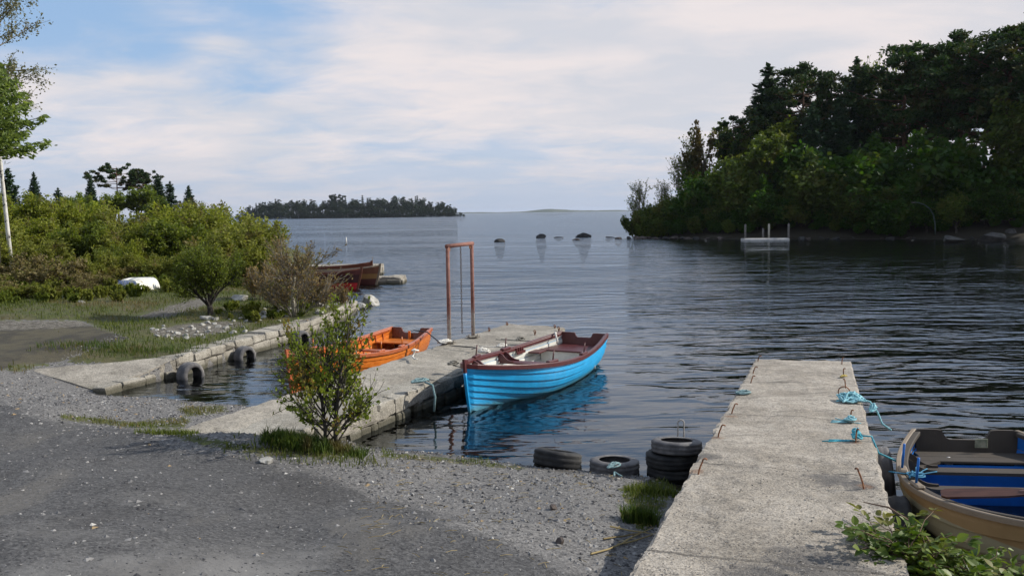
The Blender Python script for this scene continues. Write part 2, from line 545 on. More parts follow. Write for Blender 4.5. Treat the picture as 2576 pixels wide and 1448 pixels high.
for nm, arr in zip(('grass', 'road', 'bare', 'track', 'litter'), patch_masks(Vg)):
    at = ground.data.attributes.new(nm, 'FLOAT', 'POINT')
    at.data.foreach_set('value', arr.astype(np.float32))
tag(ground, 'grey gravel yard, turf bank and stony lake bed in one sheet', 'ground', kind='structure')

# water
wx = axis_vals(-20, 20, 1.0, 8000, 1.35); wy = axis_vals(5, 60, 1.0, 8000, 1.35)
wy = wy[wy > -200]
WX, WY = np.meshgrid(wx, wy, indexing='ij')
wm = MB(); wm.grid(np.stack([WX, WY, np.zeros_like(WX)], -1))
t = NT('lake_water')
P = t.pos()
def anis(sx, sy, rot=0.0):
    mp = t.n('Mapping', ins={'Vector': P, 'Scale': (sx, sy, 1.0), 'Rotation': (0, 0, rot)})
    return mp.outputs[0]
sep = t.n('SeparateXYZ', ins={0: P}); yv, xv = sep.outputs[1], sep.outputs[0]
# sheltered near the piers, ruffled out on the open lake
exposed = t.rng(t.math('ADD', yv, t.math('MULTIPLY', xv, 0.9)), 11.0, 34.0)
w1 = t.noise(anis(0.50, 1.25, 0.05), 1.2, 2, 0.45, 0.6)
w2 = t.noise(anis(0.6, 1.5, -0.10), 2.9, 2, 0.5, 0.3)
w3 = t.noise(anis(0.3, 0.75, 0.03), 0.42, 2, 0.5, 0.4)
w4 = t.noise(anis(1.0, 1.8, 0.2), 6.0, 2, 0.5)
gust = t.rng(t.noise(anis(0.35, 1.0), 0.05, 3, 0.6), 0.35, 0.65, 0.6, 1.25)
hh = t.math('ADD', t.math('MULTIPLY', w1, WAVE[0]), t.math('MULTIPLY', w2, WAVE[1]))
hh = t.math('ADD', hh, t.math('MULTIPLY', t.math('MULTIPLY', w3, WAVE[2]), exposed))
hh = t.math('ADD', hh, t.math('MULTIPLY', w4, t.math('MULTIPLY', exposed, WAVE[3])))
shel = t.rng(t.math('SUBTRACT', xv, t.math('MULTIPLY', yv, 0.16)), -1.5, 6.0)
lee = t.math('MULTIPLY', shel, t.rng(yv, 35.0, 62.0))
open_ = t.rng(yv, 28.0, 80.0, 1.0, 1.7)
amp = t.math('MULTIPLY', t.rng(exposed, 0, 1, WAVE[4], 1.0, smooth=False), gust)
amp = t.math('MULTIPLY', t.math('MULTIPLY', amp, open_), t.math('SUBTRACT', 1.0, t.math('MULTIPLY', lee, 0.72)))
hh = t.math('MULTIPLY', hh, amp)
# wind-leaned ripples on the open lake: the faces turned back towards the yard are the steeper ones
wind = t.math('MULTIPLY', t.rng(yv, 14.0, 42.0, 0.0, WAVE[5]), t.math('SUBTRACT', 1.0, t.math('MULTIPLY', shel, 0.85)))
def leaned(h, dist):
    nb_ = t.bump(h, dist, 1.0)
    off = t.n('CombineXYZ', ins={0: 0.0, 1: t.math('MULTIPLY', wind, -1.0), 2: 0.0}).outputs[0]
    return t.vmath('NORMALIZE', t.vmath('ADD', nb_, off))
nw = leaned(hh, 1.0)
fr = t.n('Fresnel', ins={'IOR': 1.54, 'Normal': leaned(hh, 0.6)}).outputs[0]
gl = t.n('BsdfGlossy', ins={'Color': (0.88, 0.945, 1.0), 'Roughness': 0.015, 'Normal': nw}).outputs[0]
tr = t.n('BsdfTransparent', ins={'Color': (0.74, 0.71, 0.60)}).outputs[0]
mx = t.n('MixShader', ins={0: fr})
t.t.links.new(tr, mx.inputs[1]); t.t.links.new(gl, mx.inputs[2])
wmat = t.end(mx.outputs[0])
water = wm.build('water', wmat)
tag(water, 'rippled grey-blue lake water reaching to the horizon', 'water', kind='structure')

# far hills along the horizon
hm = MB()
hs = []
for px in np.arange(900, 2000, 6):
    hgt = 1.2 + 1.0 * vnoise(np.array([px, 0, 0.0]), 0.02) + 0.5 * vnoise(np.array([px, 7, 0.0]), 0.09)
    hgt += 6.0 * math.exp(-((px - 1385) / 52) ** 2) + 1.6 * math.exp(-((px - 1200) / 60) ** 2) + 1.5 * math.exp(-((px - 1520) / 120) ** 2)
    b = onz(px, 700, 0); dirv = b[:2] / np.linalg.norm(b[:2])
    D = 4200.0
    row = []
    for k, (dd, f) in enumerate(((0, -0.3), (40, 0.45), (140, 0.9), (300, 1.0), (700, 0.8), (1100, -0.3))):
        row.append((dirv[0] * (D + dd), dirv[1] * (D + dd), max(-1.0, f * hgt * D / FPX * 0.95 + (0 if f > 0 else 0) + (CAM_H * 0 if f < 0 else 1.0))))
    hs.append(row)
hm.grid(np.array(hs), flip=True)
hills = hm.build('hills', mottled('far_hills', (0.05, 0.065, 0.04), (0.09, 0.1, 0.06), 0.01, 0.95, world=True), smooth=True)
tag(hills, 'low blue-grey hills on the far horizon across the lake', 'hills', kind='structure')

# ------------------------------------------------------------------ sun, sky, haze
SUN_AZ, SUN_EL = R(80), R(34)
sd = bpy.data.lights.new('sun', 'SUN')
sd.energy, sd.angle, sd.color = SUN_E, R(0.6), (1.0, 0.95, 0.86)
so = bpy.data.objects.new('sun', sd); COL.objects.link(so)
sv = Vector((math.sin(SUN_AZ) * math.cos(SUN_EL), math.cos(SUN_AZ) * math.cos(SUN_EL), math.sin(SUN_EL)))
so.rotation_euler = sv.to_track_quat('Z', 'Y').to_euler()
so.location = (40, 20, 40)

w = bpy.data.worlds.new('World'); SC.world = w
w.use_nodes = True
wt = w.node_tree; wt.nodes.clear()
t = NT.__new__(NT); t.t = wt; t.m = w
out = wt.nodes.new('ShaderNodeOutputWorld')
bg = wt.nodes.new('ShaderNodeBackground')
sky = t.n('TexSky', sky_type='NISHITA', sun_disc=False, sun_elevation=SUN_EL, sun_rotation=SUN_AZ, altitude=50, air_density=1.0, dust_density=1.2, ozone_density=1.6)
tc = t.n('TexCoord').outputs['Generated']
s3 = t.n('SeparateXYZ', ins={0: tc})
inv = t.math('DIVIDE', 1.0, t.math('ADD', t.math('MAXIMUM', s3.outputs[2], 0.0), 0.17))
layer = t.n('CombineXYZ', ins={0: t.math('MULTIPLY', s3.outputs[0], inv), 1: t.math('MULTIPLY', s3.outputs[1], inv), 2: 0.0}).outputs[0]
def lay(scale, sx, sy, off, rot=0.0, det=7, rough=0.58, dist=0.3):
    mp = t.n('Mapping', ins={'Vector': layer, 'Scale': (sx, sy, 1), 'Location': off, 'Rotation': (0, 0, rot)})
    return t.noise(mp.outputs[0], scale, det, rough, dist)
def towards(px, py):
    return tuple(float(q) for q in nrm(ray(px, py)))
def blob(px, py, wid):
    d = t.vmath('DISTANCE', tc, towards(px, py))
    return t.rng(d, wid, 0.0)
def eblob(px, py, wx_, wy_):
    d = t.vmath('SUBTRACT', tc, towards(px, py))
    d = t.vmath('DIVIDE', d, (wx_, max(wx_, wy_), wy_))
    return t.rng(t.vmath('LENGTH', d), 1.0, 0.0)
n1 = lay(0.95, 0.8, 1.15, (3.1, 1.7, 0), 0.25)
n2 = lay(3.6, 0.85, 1.1, (7.3, 2.2, 0), 0.35, 8, 0.6, 0.5)
n3 = lay(1.6, 0.7, 1.2, (1.3, 5.2, 0), -0.1, 6, 0.55)
cov = t.math('ADD', t.math('MULTIPLY', n1, 0.7), t.math('MULTIPLY', n2, 0.36))
cov = t.math('ADD', cov, SKY[0])
for (px, py, a, b, k) in [(240, 40, .34, .085, -0.24), (-100, 60, .25, .08, -0.08), (680, 40, .12, .06, -0.13), (600, 200, .10, .022, -0.08), (1250, 150, .45, .12, 0.05), (200, 215, .2, .03, .07), (1420, 250, .12, .02, -.05), (1750, 60, .12, .03, -.06), (1050, 40, .14, .05, .08), (420, 330, .12, .045, .10), (540, 112, .06, .018, .16), (2000, 120, .45, .12, .16), (1500, 270, .4, .05, .07)]:
    cov = t.math('ADD', cov, t.math('MULTIPLY', eblob(px, py, a, b), k))
cl = t.rng(cov, 0.38, 0.76)
thin = t.rng(s3.outputs[2], 0.0, 0.20, 0.62, 0.0)          # hazy veil low in the sky
cl = t.math('MAXIMUM', t.math('MULTIPLY', cl, t.rng(s3.outputs[2], 0.20, 0.42, 1.0, 0.45)), thin)
shade = t.math('ADD', t.rng(n3, 0.33, 0.68), t.math('MULTIPLY', t.math('SUBTRACT', n2, 0.5), 1.6))
shade = t.math('ADD', shade, t.math('MULTIPLY', eblob(430, 325, .11, .04), 0.5), clamp=True)
ccol = t.mix(shade, tuple(q * SKY[1] for q in (6.5, 6.65, 7.25)), tuple(q * SKY[1] for q in (8.3, 7.7, 7.75)))
ccol = t.mix(t.rng(s3.outputs[2], 0.0, 0.09, 0.75, 0.0), ccol, tuple(q * SKY[1] for q in (5.3, 5.65, 6.6)))
blue = t.mix(0.75, sky.outputs[0], tuple(q * SKY[2] for q in (3.5, 5.4, 8.3)))
skyc = t.mix(cl, blue, ccol)
wt.links.new(skyc, bg.inputs[0])
bg.inputs[1].default_value = 0.1
wt.links.new(bg.outputs[0], out.inputs[0])

if HAZE:
    hz = MB(); hz.box((0, 3350, 18.0), (15500, 7500 * 2.0, 44.4))
    t = NT('lake_haze')
    pv = t.n('VolumePrincipled', ins={'Color': (0.72, 0.8, 0.95), 'Density': HAZE, 'Anisotropy': 0.2})
    t.t.links.new(pv.outputs[0], t.out.inputs['Volume'])
    hz = fixn(hz.build('haze', t.m))
    tag(hz, 'thin pale blue haze over the whole lake', 'haze', kind='stuff')

vs = SC.view_settings
vs.view_transform, vs.look, vs.gamma, vs.exposure = 'Standard', 'None', 1.0, EXPO
vs.use_curve_mapping = False
SC.cycles.max_bounces = 8
SC.cycles.transparent_max_bounces = 12
SC.cycles.volume_bounces = 0
SC.cycles.volume_step_rate = 10
SC.cycles.use_denoising = True
SC.cycles.sample_clamp_indirect = 6.0
SC.cycles.caustics_reflective = False
SC.cycles.caustics_refractive = False
# ------------------------------------------------------------------ materials for built things
def concrete(name, c1, c2, dark, pit=0.02, stains=(), joints=False):
    t = NT(name)
    P = t.pos()
    n1 = t.noise(P, 1.4, 7, 0.68, 0.3); n2 = t.noise(P, 9.0, 6, 0.7); n3 = t.noise(P, 55.0, 3, 0.7)
    col = t.mix(t.rng(n1, 0.36, 0.64), c1, c2)
    col = t.mix(t.rng(n2, 0.5, 0.72, 0, 0.65), col, dark)
    col = t.mix(t.rng(t.noise(t.n('Mapping', ins={'Vector': P, 'Scale': (0.6, 2.2, 1), 'Location': (3, 1, 0)}).outputs[0], 1.1, 6, 0.7, 0.5), 0.54, 0.68, 0, 0.6), col, dark)
    n4 = t.noise(P, 22.0, 4, 0.75)
    col = t.mix(t.rng(n3, 0.34, 0.62, 0.0, 1.0), t.mix(1.0, col, (0.55, 0.54, 0.53), 'MULTIPLY'), col)
    col = t.mix(t.rng(n4, 0.50, 0.66, 0.0, 0.6), col, t.mix(1.0, col, (1.35, 1.33, 1.28), 'MULTIPLY'))
    col = t.mix(t.rng(n4, 0.46, 0.34, 0.0, 0.55), col, t.mix(1.0, col, (0.5, 0.49, 0.48), 'MULTIPLY'))
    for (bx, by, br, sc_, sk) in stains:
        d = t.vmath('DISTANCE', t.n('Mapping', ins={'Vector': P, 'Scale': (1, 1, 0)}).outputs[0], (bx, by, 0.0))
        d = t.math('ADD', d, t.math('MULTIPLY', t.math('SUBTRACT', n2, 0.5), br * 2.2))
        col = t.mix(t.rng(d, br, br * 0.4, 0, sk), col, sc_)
    pits = t.rng(t.voro(P, 24.0), 0.0, 0.16)
    col = t.mix(t.math('MULTIPLY', t.rng(n2, .48, .62), t.math('SUBTRACT', 1.0, pits)), col, (0.05, 0.048, 0.044))
    crack = None
    if joints:
        ax = nrm((onz(2020, 905, .58) - onz(1940, 1420, .79))[:2])
        s_ = t.vmath('DOT_PRODUCT', P, (float(ax[0]), float(ax[1]), 0.0))
        s_ = t.math('ADD', s_, t.math('MULTIPLY', t.math('SUBTRACT', t.noise(P, 3.0, 5, .7), .5), .22))
        fr_ = t.math('ABSOLUTE', t.math('SUBTRACT', t.math('FRACT', t.math('MULTIPLY', s_, .42)), .5))
        crack = t.rng(fr_, .012, .004)
        col = t.mix(t.math('MULTIPLY', crack, t.rng(t.noise(P, 2.2, 3), .38, .55, 0.15, .8)), col, (.09, .08, .068))
        pour = t.rng(t.noise(t.n('CombineXYZ', ins={0: s_, 1: 0.0, 2: 0.0}).outputs[0], 1.3, 2), .4, .6)
        col = t.mix(t.math('MULTIPLY', pour, .28), col, t.mix(1.0, col, (.72, .71, .70), 'MULTIPLY'))
    h = t.math('ADD', t.math('MULTIPLY', n2, 0.7), t.math('ADD', t.math('MULTIPLY', n3, 0.35), t.math('MULTIPLY', pits, 0.3)))
    zz = t.n('SeparateXYZ', ins={0: P}).outputs[2]
    wet = t.rng(t.math('ADD', zz, t.math('MULTIPLY', n2, 0.1)), 0.2, 0.10)
    col = t.mix(t.math('MULTIPLY', wet, 0.8), col, (0.06, 0.056, 0.035))
    return t.end(t.bsdf(col, 0.9, t.bump(h, pit, 0.9), 0.25))

M = {}
M['conc_far'] = concrete('pier_concrete_weathered', (0.27, 0.245, 0.205), (0.40, 0.365, 0.31), (0.155, 0.14, 0.115))
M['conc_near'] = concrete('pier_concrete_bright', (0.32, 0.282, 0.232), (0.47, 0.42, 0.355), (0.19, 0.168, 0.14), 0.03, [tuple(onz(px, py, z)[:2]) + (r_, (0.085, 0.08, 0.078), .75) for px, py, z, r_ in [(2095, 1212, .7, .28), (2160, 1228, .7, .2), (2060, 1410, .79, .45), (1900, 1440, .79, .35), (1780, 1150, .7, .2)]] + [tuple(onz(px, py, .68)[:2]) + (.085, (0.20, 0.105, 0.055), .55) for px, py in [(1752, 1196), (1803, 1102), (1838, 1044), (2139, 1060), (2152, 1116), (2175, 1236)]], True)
M['stone'] = concrete('rubble_stone', (0.26, 0.237, 0.195), (0.42, 0.39, 0.335), (0.20, 0.18, 0.14), 0.03)
M['shade_rock'] = mottled('shaded_pale_rock', (.045, .043, .04), (.085, .08, .074), 1.2, .9, .05, spots=((.05, .048, .04), 2.0, .55, .68))  # pale boulders' rock darkened, the trees' shade is put into its colour
M['rock'] = mottled('pale_rock', (0.27, 0.26, 0.235), (0.46, 0.44, 0.40), 3.0, 0.9, 0.03, spots=((0.16, 0.15, 0.12), 7.0, 0.55, 0.68))
M['dark_rock'] = mottled('wet_dark_rock', (0.018, 0.017, 0.018), (0.05, 0.047, 0.045), 2.0, 0.7, 0.05)
M['brown_rock'] = mottled('brown_rock', (0.05, 0.038, 0.033), (0.10, 0.08, 0.07), 2.0, 0.8, 0.05)
M['rust'] = mottled('rusty_iron', (0.17, 0.065, 0.03), (0.33, 0.155, 0.075), 40.0, 0.85, 0.002, spots=((0.07, 0.035, 0.022), 25.0, 0.5, 0.65))
M['tyre'] = mottled('black_rubber', (0.012, 0.012, 0.013), (0.03, 0.029, 0.028), 6.0, 0.75, 0.004, spots=((0.075, 0.068, 0.058), 5.0, 0.58, 0.75))
M['tyre_grey'] = mottled('dusty_grey_rubber', (0.075, 0.072, 0.075), (0.15, 0.142, 0.14), 6.0, 0.85, 0.004, spots=((0.24, 0.225, 0.205), 5.0, 0.56, 0.75))
M['white_rope'] = mottled('white_rope', (0.45, 0.43, 0.38), (0.75, 0.72, 0.66), 60.0, 0.9, 0.003)
M['blue_rope'] = mottled('turquoise_rope', (0.03, 0.24, 0.32), (0.10, 0.48, 0.56), 50.0, 0.7, 0.003)
M['pale_blue_rope'] = mottled('faded_blue_rope', (0.16, 0.42, 0.48), (0.36, 0.62, 0.66), 50.0, 0.8, 0.003)
M['grey_rope'] = mottled('faded_rope', (0.14, 0.13, 0.11), (0.30, 0.28, 0.24), 60.0, 0.9, 0.003)
M['teal_rope'] = mottled('teal_grey_rope', (0.10, 0.19, 0.20), (0.24, 0.33, 0.34), 60.0, 0.9, 0.003)
M['black_strap'] = mottled('black_strap', (0.02, 0.02, 0.022), (0.04, 0.04, 0.042), 20.0, 0.8)
M['yellow_rope'] = mottled('dull_yellow_rope', (0.35, 0.26, 0.05), (0.5, 0.4, 0.12), 50, 0.85, 0.002)
M['chain'] = mottled('grey_chain', (0.08, 0.07, 0.065), (0.19, 0.165, 0.15), 40, 0.6, 0.001, metal=0.4)
M['weed_wood'] = mottled('grey_timber', (0.11, 0.10, 0.09), (0.2, 0.185, 0.165), 8, 0.85, 0.004)

def quad_grid(c, nu, nv):
    """bilinear patch through four corners, c = [p00, p10, p11, p01]"""
    c = [np.asarray(p, float) for p in c]
    u = np.linspace(0, 1, nu)[:, None, None]; v = np.linspace(0, 1, nv)[None, :, None]
    return (c[0] * (1 - u) + c[1] * u) * (1 - v) + (c[3] * (1 - u) + c[2] * u) * v

def stone_row_wall(mb, a, b, z0, z1, out, rows, wmin, wmax, prot=0.04, depth=0.22, miss=0.05):
    """rubble stones laid along the line a-b, faces pointing along out"""
    a, b, out = np.array(a[:2], float), np.array(b[:2], float), np.array(out[:2], float)
    L = np.linalg.norm(b - a); d = (b - a) / L
    ang = math.atan2(d[1], d[0]); Rm = rotz(ang)
    zs_ = [z0]
    for k in range(rows): zs_.append(zs_[-1] + (z1 - z0) / rows * random.uniform(0.85, 1.15))
    sc = (z1 - z0) / (zs_[-1] - z0)
    zs_ = [z0 + (q - z0) * sc for q in zs_]
    for k in range(rows):
        s = random.uniform(-wmax, 0) * 0.5
        while s < L:
            w_ = random.uniform(wmin, wmax); s1 = min(s + w_, L); s0 = max(s, 0)
            if s1 - s0 > 0.05 and random.random() > miss:
                p = a + d * (s0 + s1) / 2 + out * (random.uniform(-prot, prot) - depth / 2 + prot)
                mb.bbox((p[0], p[1], (zs_[k] + zs_[k + 1]) / 2), (s1 - s0 - 0.012, depth, zs_[k + 1] - zs_[k] - 0.01), Rm @ rotz(random.uniform(-.04, .04)) @ rotx(random.uniform(-.05, .05)), 0.028, jit=0.011)
            s = s1 if s >= 0 else s + w_

def slab(mb, corners, th, nu, nv, rough=0.012, edge=0.03):
    """weathered slab: corners of the top going round, thickness th"""
    G = quad_grid(corners, nu, nv)
    nz = vnoise(G, 3.0) * rough + vnoise(G, 11.0) * rough * 0.5
    G[..., 2] += nz
    cen = G.mean((0, 1))
    for (i, j) in [(0, slice(None)), (-1, slice(None)), (slice(None), 0), (slice(None), -1)]:
        E = G[i, j]
        e = vnoise(E, 5.0)[..., None] * edge
        dr = E - cen; dr[..., 2] = 0
        E2 = E + nrm(dr) * e * 0.6
        E2[..., 2] -= np.abs(vnoise(E, 8.0)) * edge * 0.7
        G[i, j] = E2
    mb.grid(G, flip=False)
    lo = G.copy(); lo[..., 2] -= th
    for S, T in ((G[0], lo[0]), (G[-1][::-1], lo[-1][::-1]), (G[:, -1], lo[:, -1]), (G[:, 0][::-1], lo[:, 0][::-1])):
        mid = (S + T) / 2
        mid[:, :2] += (nrm(mid - cen) * (vnoise(mid, 6.0)[:, None] * 0.02))[:, :2]
        mb.grid(np.stack([S, mid, T], 0))
    mb.grid(lo, flip=True)

# ------------------------------------------------------------------ middle pier (stone built, concrete topped)
A0, A1 = onz(450, 1080, .43), onz(1275, 813, .5)
B1, B0 = onz(1421, 822, .5), onz(930, 1000, .5)
dB = (B0 - B1) / np.linalg.norm(B0 - B1)
B00 = B0 + dB * 1.75; B00[2] = .20
mp_ = thing('stone_pier', 'long grey concrete-topped stone pier in the middle with a rusty frame on it', 'pier', tuple(onz(1100, 950, 0)))
mp_.location = (0, 0, 0)
m = MB(); slab(m, [A0, B00, B1, A1], 0.13, 40, 150, 0.012, 0.035)
fixn(m.build('deck_slab', M['conc_far'], mp_))
m = MB()
axd = nrm((B1 - B0)[:2]); rn = np.array([axd[1], -axd[0]])
inset = 0.05
a_, b_ = B00[:2] - rn * inset, B1[:2] - rn * inset
stone_row_wall(m, b_ , a_, -0.35, 0.37, rn, 3, 0.16, 0.55, 0.03)
lftd = nrm((A1 - A0)[:2]); ln = np.array([-lftd[1], lftd[0]])
stone_row_wall(m, A0[:2] - ln * inset, A1[:2] - ln * inset, -0.35, 0.36, ln, 2, 0.3, 0.7, 0.03)
stone_row_wall(m, A1[:2] - axd * inset, B1[:2] - axd * inset, -0.6, 0.36, axd, 3, 0.3, 0.7, 0.03)
m.prism([tuple(A0[:2] - ln * .14), tuple(B00[:2] - rn * .14), tuple(B1[:2] - rn * .14 - axd * .14), tuple(A1[:2] - ln * .14 - axd * .14)], -1.6, 0.36)
fixn(m.build('rubble_wall', M['stone'], mp_))

# small iron mooring rings and stubs set in the middle pier
def ring(c, r, tr, nrmv, n=14):
    nrmv = nrm(np.array(nrmv, float)); a = nrm(np.cross(nrmv, [0.3, 0.2, 0.9])); b = np.cross(nrmv, a)
    th = np.linspace(0, 2 * np.pi, n + 1)
    return np.array(c) + r * (np.cos(th)[:, None] * a + np.sin(th)[:, None] * b)
for px, py in [(1230, 831), (1275, 817), (1395, 824), (1345, 838), (1405, 829)]:
    p = onz(px, py, .505)
    m = MB(); m.tube(ring(p + [0, 0, .035], .035, .01, (0.8, .5, .2)), .009, 5); m.tube([p + [0, 0, -.05], p + [0, 0, .03]], .018, 6)
    m.build('mooring_ring', M['rust'], mp_, True)

# ------------------------------------------------------------------ big near pier
C1, D1 = onz(1900, 903, .58), onz(2140, 908, .58)
C0, D0 = onz(1597, 1412, .79), onz(2283, 1425, .79)
dC = nrm(C0 - C1); dD = nrm(D0 - D1)
C00, D00 = C0 + dC * 1.9, D0 + dD * 1.9
C00[2] = D00[2] = .80
np_ = thing('concrete_pier', 'broad pale concrete pier running out from the near yard on the right', 'pier', (0, 0, 0))
m = MB(); slab(m, [C00, D00, D1, C1], 0.30, 60, 260, 0.012, 0.055)
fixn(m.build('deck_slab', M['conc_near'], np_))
m = MB()
ctr = (C00 + D00 + C1 + D1) / 4
def shrink(p, k): return (p[0] + (ctr[0] - p[0]) * k, p[1] + (ctr[1] - p[1]) * k)
m.prism([shrink(C00, .035), shrink(D00, .035), shrink(D1, .035), shrink(C1, .035)], -1.8, 0.44)
fixn(m.build('pier_body', M['stone'], np_))

def bent_bar(p, h, lean, hook=0.06, r=0.009, down=0.5):
    """bent reinforcing bar: up from the slab and hooked over"""
    lean = np.array(lean, float)
    pts = [np.array(p) - [0, 0, .06]]
    for k in range(4): pts.append(np.array(p) + lean * h * (k / 3) ** 1.5 + [0, 0, h * k / 3])
    top = pts[-1].copy(); side = nrm(lean + [1e-4, 0, 0]) * hook
    for k in range(1, 5):
        a = k / 4 * math.pi * (0.55 + down * .5)
        pts.append(top + side * (1 - math.cos(a)) / 2 + [0, 0, hook * .6 * math.sin(a)])
    m = MB(); m.tube(pts, r, 6)
    return m
def deckz(p):  # height of the near pier's top
    return .58 + (.80 - .58) * np.clip((C1[1] - p[1]) / (C1[1] - C00[1]), 0, 1)
def ondeck(px, py):
    z = .65
    for _ in range(8): z = deckz(onz(px, py, z))
    return onz(px, py, z)
for px, py, h, lean in [(1756, 1192, .11, (.35, .1, 0)), (1806, 1098, .10, (.3, .0, 0)), (1840, 1040, .09, (.35, .1, 0)), (1888, 964, .08, (.3, .1, 0)), (1894, 938, .07, (.3, 0, 0)), (1906, 908, .06, (.2, 0, 0)),
                        (2117, 914, .08, (.05, 0, 0)), (2126, 974, .10, (-.1, 0, 0)), (2139, 1056, .10, (.05, 0, 0)), (2152, 1112, .12, (.05, .0, 0)), (2172, 1229, .15, (-.25, .2, 0)), (2121, 944, .09, (.0, 0, 0))]:
    bent_bar(ondeck(px, py), h, lean, 0.05 if px < 2000 else 0.03, .008).build('iron_bar', M['rust'], np_, True)
p = ondeck(2122, 996); m = MB(); m.tube(ring(p + [0, 0, .06], .07, .008, (.3, .9, .15), 18), .008, 5); m.build('iron_ring', M['rust'], np_, True)

# ------------------------------------------------------------------ left quay
q_ = thing('quay_wall', 'low old stone quay edging the grassy bank around the small basin', 'quay wall', (0, 0, 0))
m = MB()
QP = [(-8.15, 14.55, .30)] + [(x, y, .0) for x, y in QUAY]
zt = [.24, .27, .35, .37, .38, .40, .34]
for i in range(1, len(QP) - 1):
    a, b = np.array(QP[i][:2]), np.array(QP[i + 1][:2])
    d = nrm(b - a); o = np.array([d[1], -d[0]])
    z1 = (zt[i] + zt[i + 1]) / 2
    if z1 > .05:
        stone_row_wall(m, a, b, -0.3, z1 - .16, o, 2, .5, 1.0, .035, .3, .0)
fixn(m.build('face_stones', M['stone'], q_))
m = MB()
rag = 0
for i in range(2, len(QP) - 1):
    a, b = np.array(QP[i][:2]), np.array(QP[i + 1][:2]); d = nrm(b - a); o = np.array([d[1], -d[0]]); L = np.linalg.norm(b - a)
    s = 0.0
    while s < L - .05:
        w_ = min(random.uniform(.45, 1.0), L - s)
        zc = zt[i] + (zt[i + 1] - zt[i]) * (s / L)
        p = a + d * (s + w_ / 2) - o * .22
        m.bbox((p[0], p[1], zc - .075 + random.uniform(-.012, .012)), (w_ - .015, .52 + random.uniform(-.05, .05), .17), rotz(math.atan2(d[1], d[0])) @ rotx(random.uniform(-.05, .05)), .03, jit=.014)
        s += w_
fixn(m.build('coping', M['stone'], q_))
# concrete apron sheet on the near end of the quay
ap = [onground(60, 936), onground(150, 985), onground(252, 990), onground(432, 938), onground(430, 900), onground(300, 916), onground(150, 918)]
m = MB()
G = quad_grid([(onground(75, 930) + [0, 0, .01]), (onground(243, 984) + [0, 0, .01]), np.array([-6.56, 17.08, .345]), (onground(425, 902) + [0, 0, .03])], 24, 40)
G[..., 2] += vnoise(G, 2.5) * .015
for j in range(G.shape[1]):
    for i in (0, -1):
        G[i, j, :2] += vnoise(np.array([G[i, j]]), 3.0, 5.0) * .09
m.grid(G)
lo = G.copy(); lo[..., 2] -= .5
for S, T in ((G[0], lo[0]), (G[-1], lo[-1]), (G[:, -1], lo[:, -1]), (G[:, 0], lo[:, 0])): m.grid(np.stack([S, T], 0))
fixn(m.build('concrete_apron', M['conc_far'], q_))

# ------------------------------------------------------------------ tyres
def tyre_mesh(Ro=.31, W=.20, rim=.19):
    prof = []
    for a in np.linspace(-1, 1, 9):                       # tread, slightly crowned with grooves
        prof.append((Ro - .012 * a * a - (.009 if abs(a) in (.25, .5) else 0), a * W * .40))
    side = []
    for k in np.linspace(0, 1, 6)[1:]:
        side.append((Ro - .012 - k * (Ro - .012 - rim), W * (.40 + .12 * math.sin(k * 2.6))))
    inner = [(rim + .015, W * .40), (rim + .06, W * .44), (Ro - .03, W * .36)]
    loop = prof + side + inner
    mirror = [(r, -z) for r, z in (side + inner)][::-1]
    loop = loop + mirror
    n = 40
    G = np.zeros((n + 1, len(loop) + 1, 3))
    for i in range(n + 1):
        a = 2 * math.pi * i / n
        for j in range(len(loop) + 1):
            r, z = loop[j % len(loop)]
            if j in (0, 2, 4, 6, 8) and i % 2: r -= .007
            G[i, j] = (r * math.cos(a), r * math.sin(a), z)
    m = MB(); m.grid(G)
    return m
def tyre(label, loc, axis, mat, group=None, Ro=.31, W=.2):
    """axis: direction of the wheel axle"""
    m = tyre_mesh(Ro, W, Ro * .6)
    o = fixn(m.build('tyre', mat, None, True))
    q = Vector((0, 0, 1)).rotation_difference(Vector(axis).normalized())
    o.rotation_mode = 'XYZ'; o.rotation_euler = q.to_euler(); o.location = loc
    return tag(o, label, 'tyre', group)
g = 'old tyres hung as fenders along the small quay'
p = onz(458, 950, 0); tyre('grey tyre fender half sunk at the quay, nearest the concrete apron', (p[0] + .16, p[1], .05), (.85, -.53, .0), M['tyre_grey'], g, .26, .26)
p = onz(602, 903, 0); tyre('grey tyre fender half sunk against the middle of the low quay', (p[0] + .12, p[1], .05), (.85, -.53, .0), M['tyre_grey'], g, .245, .24)
p = onz(746, 860, 0); tyre('dark tyre fender half sunk at the far end of the quay, behind the leafy bush', (p[0] + .1, p[1], .05), (.85, -.53, .0), M['tyre_grey'], g, .245, .24)
p = onz(1405, 1183, 0.0); tyre('black tyre lying tilted at the water edge, below the blue boat', (p[0], p[1] + .27, .07), (.14, .20, .95), M['tyre'], 'tyres at the slipway edge', .305, .20)
p = onz(1551, 1196, 0.0); tyre('tyre lying flat in the shallows with frayed rope through its hole', (p[0], p[1] + .24, .055), (.02, .06, 1), M['tyre_grey'], 'tyres at the slipway edge', .305, .155)
p = onz(1700, 1203, 0.03); g = 'stack of three tyres beside the concrete pier'
bx_, by_ = p[0] + .02, p[1] + .32
tyre('bottom tyre of the stack of three beside the concrete pier', (bx_, by_, .02), (.02, 0, 1), M['tyre'], g, .31, .175)
tyre('middle black tyre of the stack of three beside the concrete pier', (bx_ - .01, by_, .18), (-.02, .02, 1), M['tyre'], g, .315, .165)
tyre('dusty grey top tyre of the stack of three beside the concrete pier', (bx_ + .04, by_ - .02, .33), (.03, .10, 1), M['tyre_grey'], g, .305, .15)
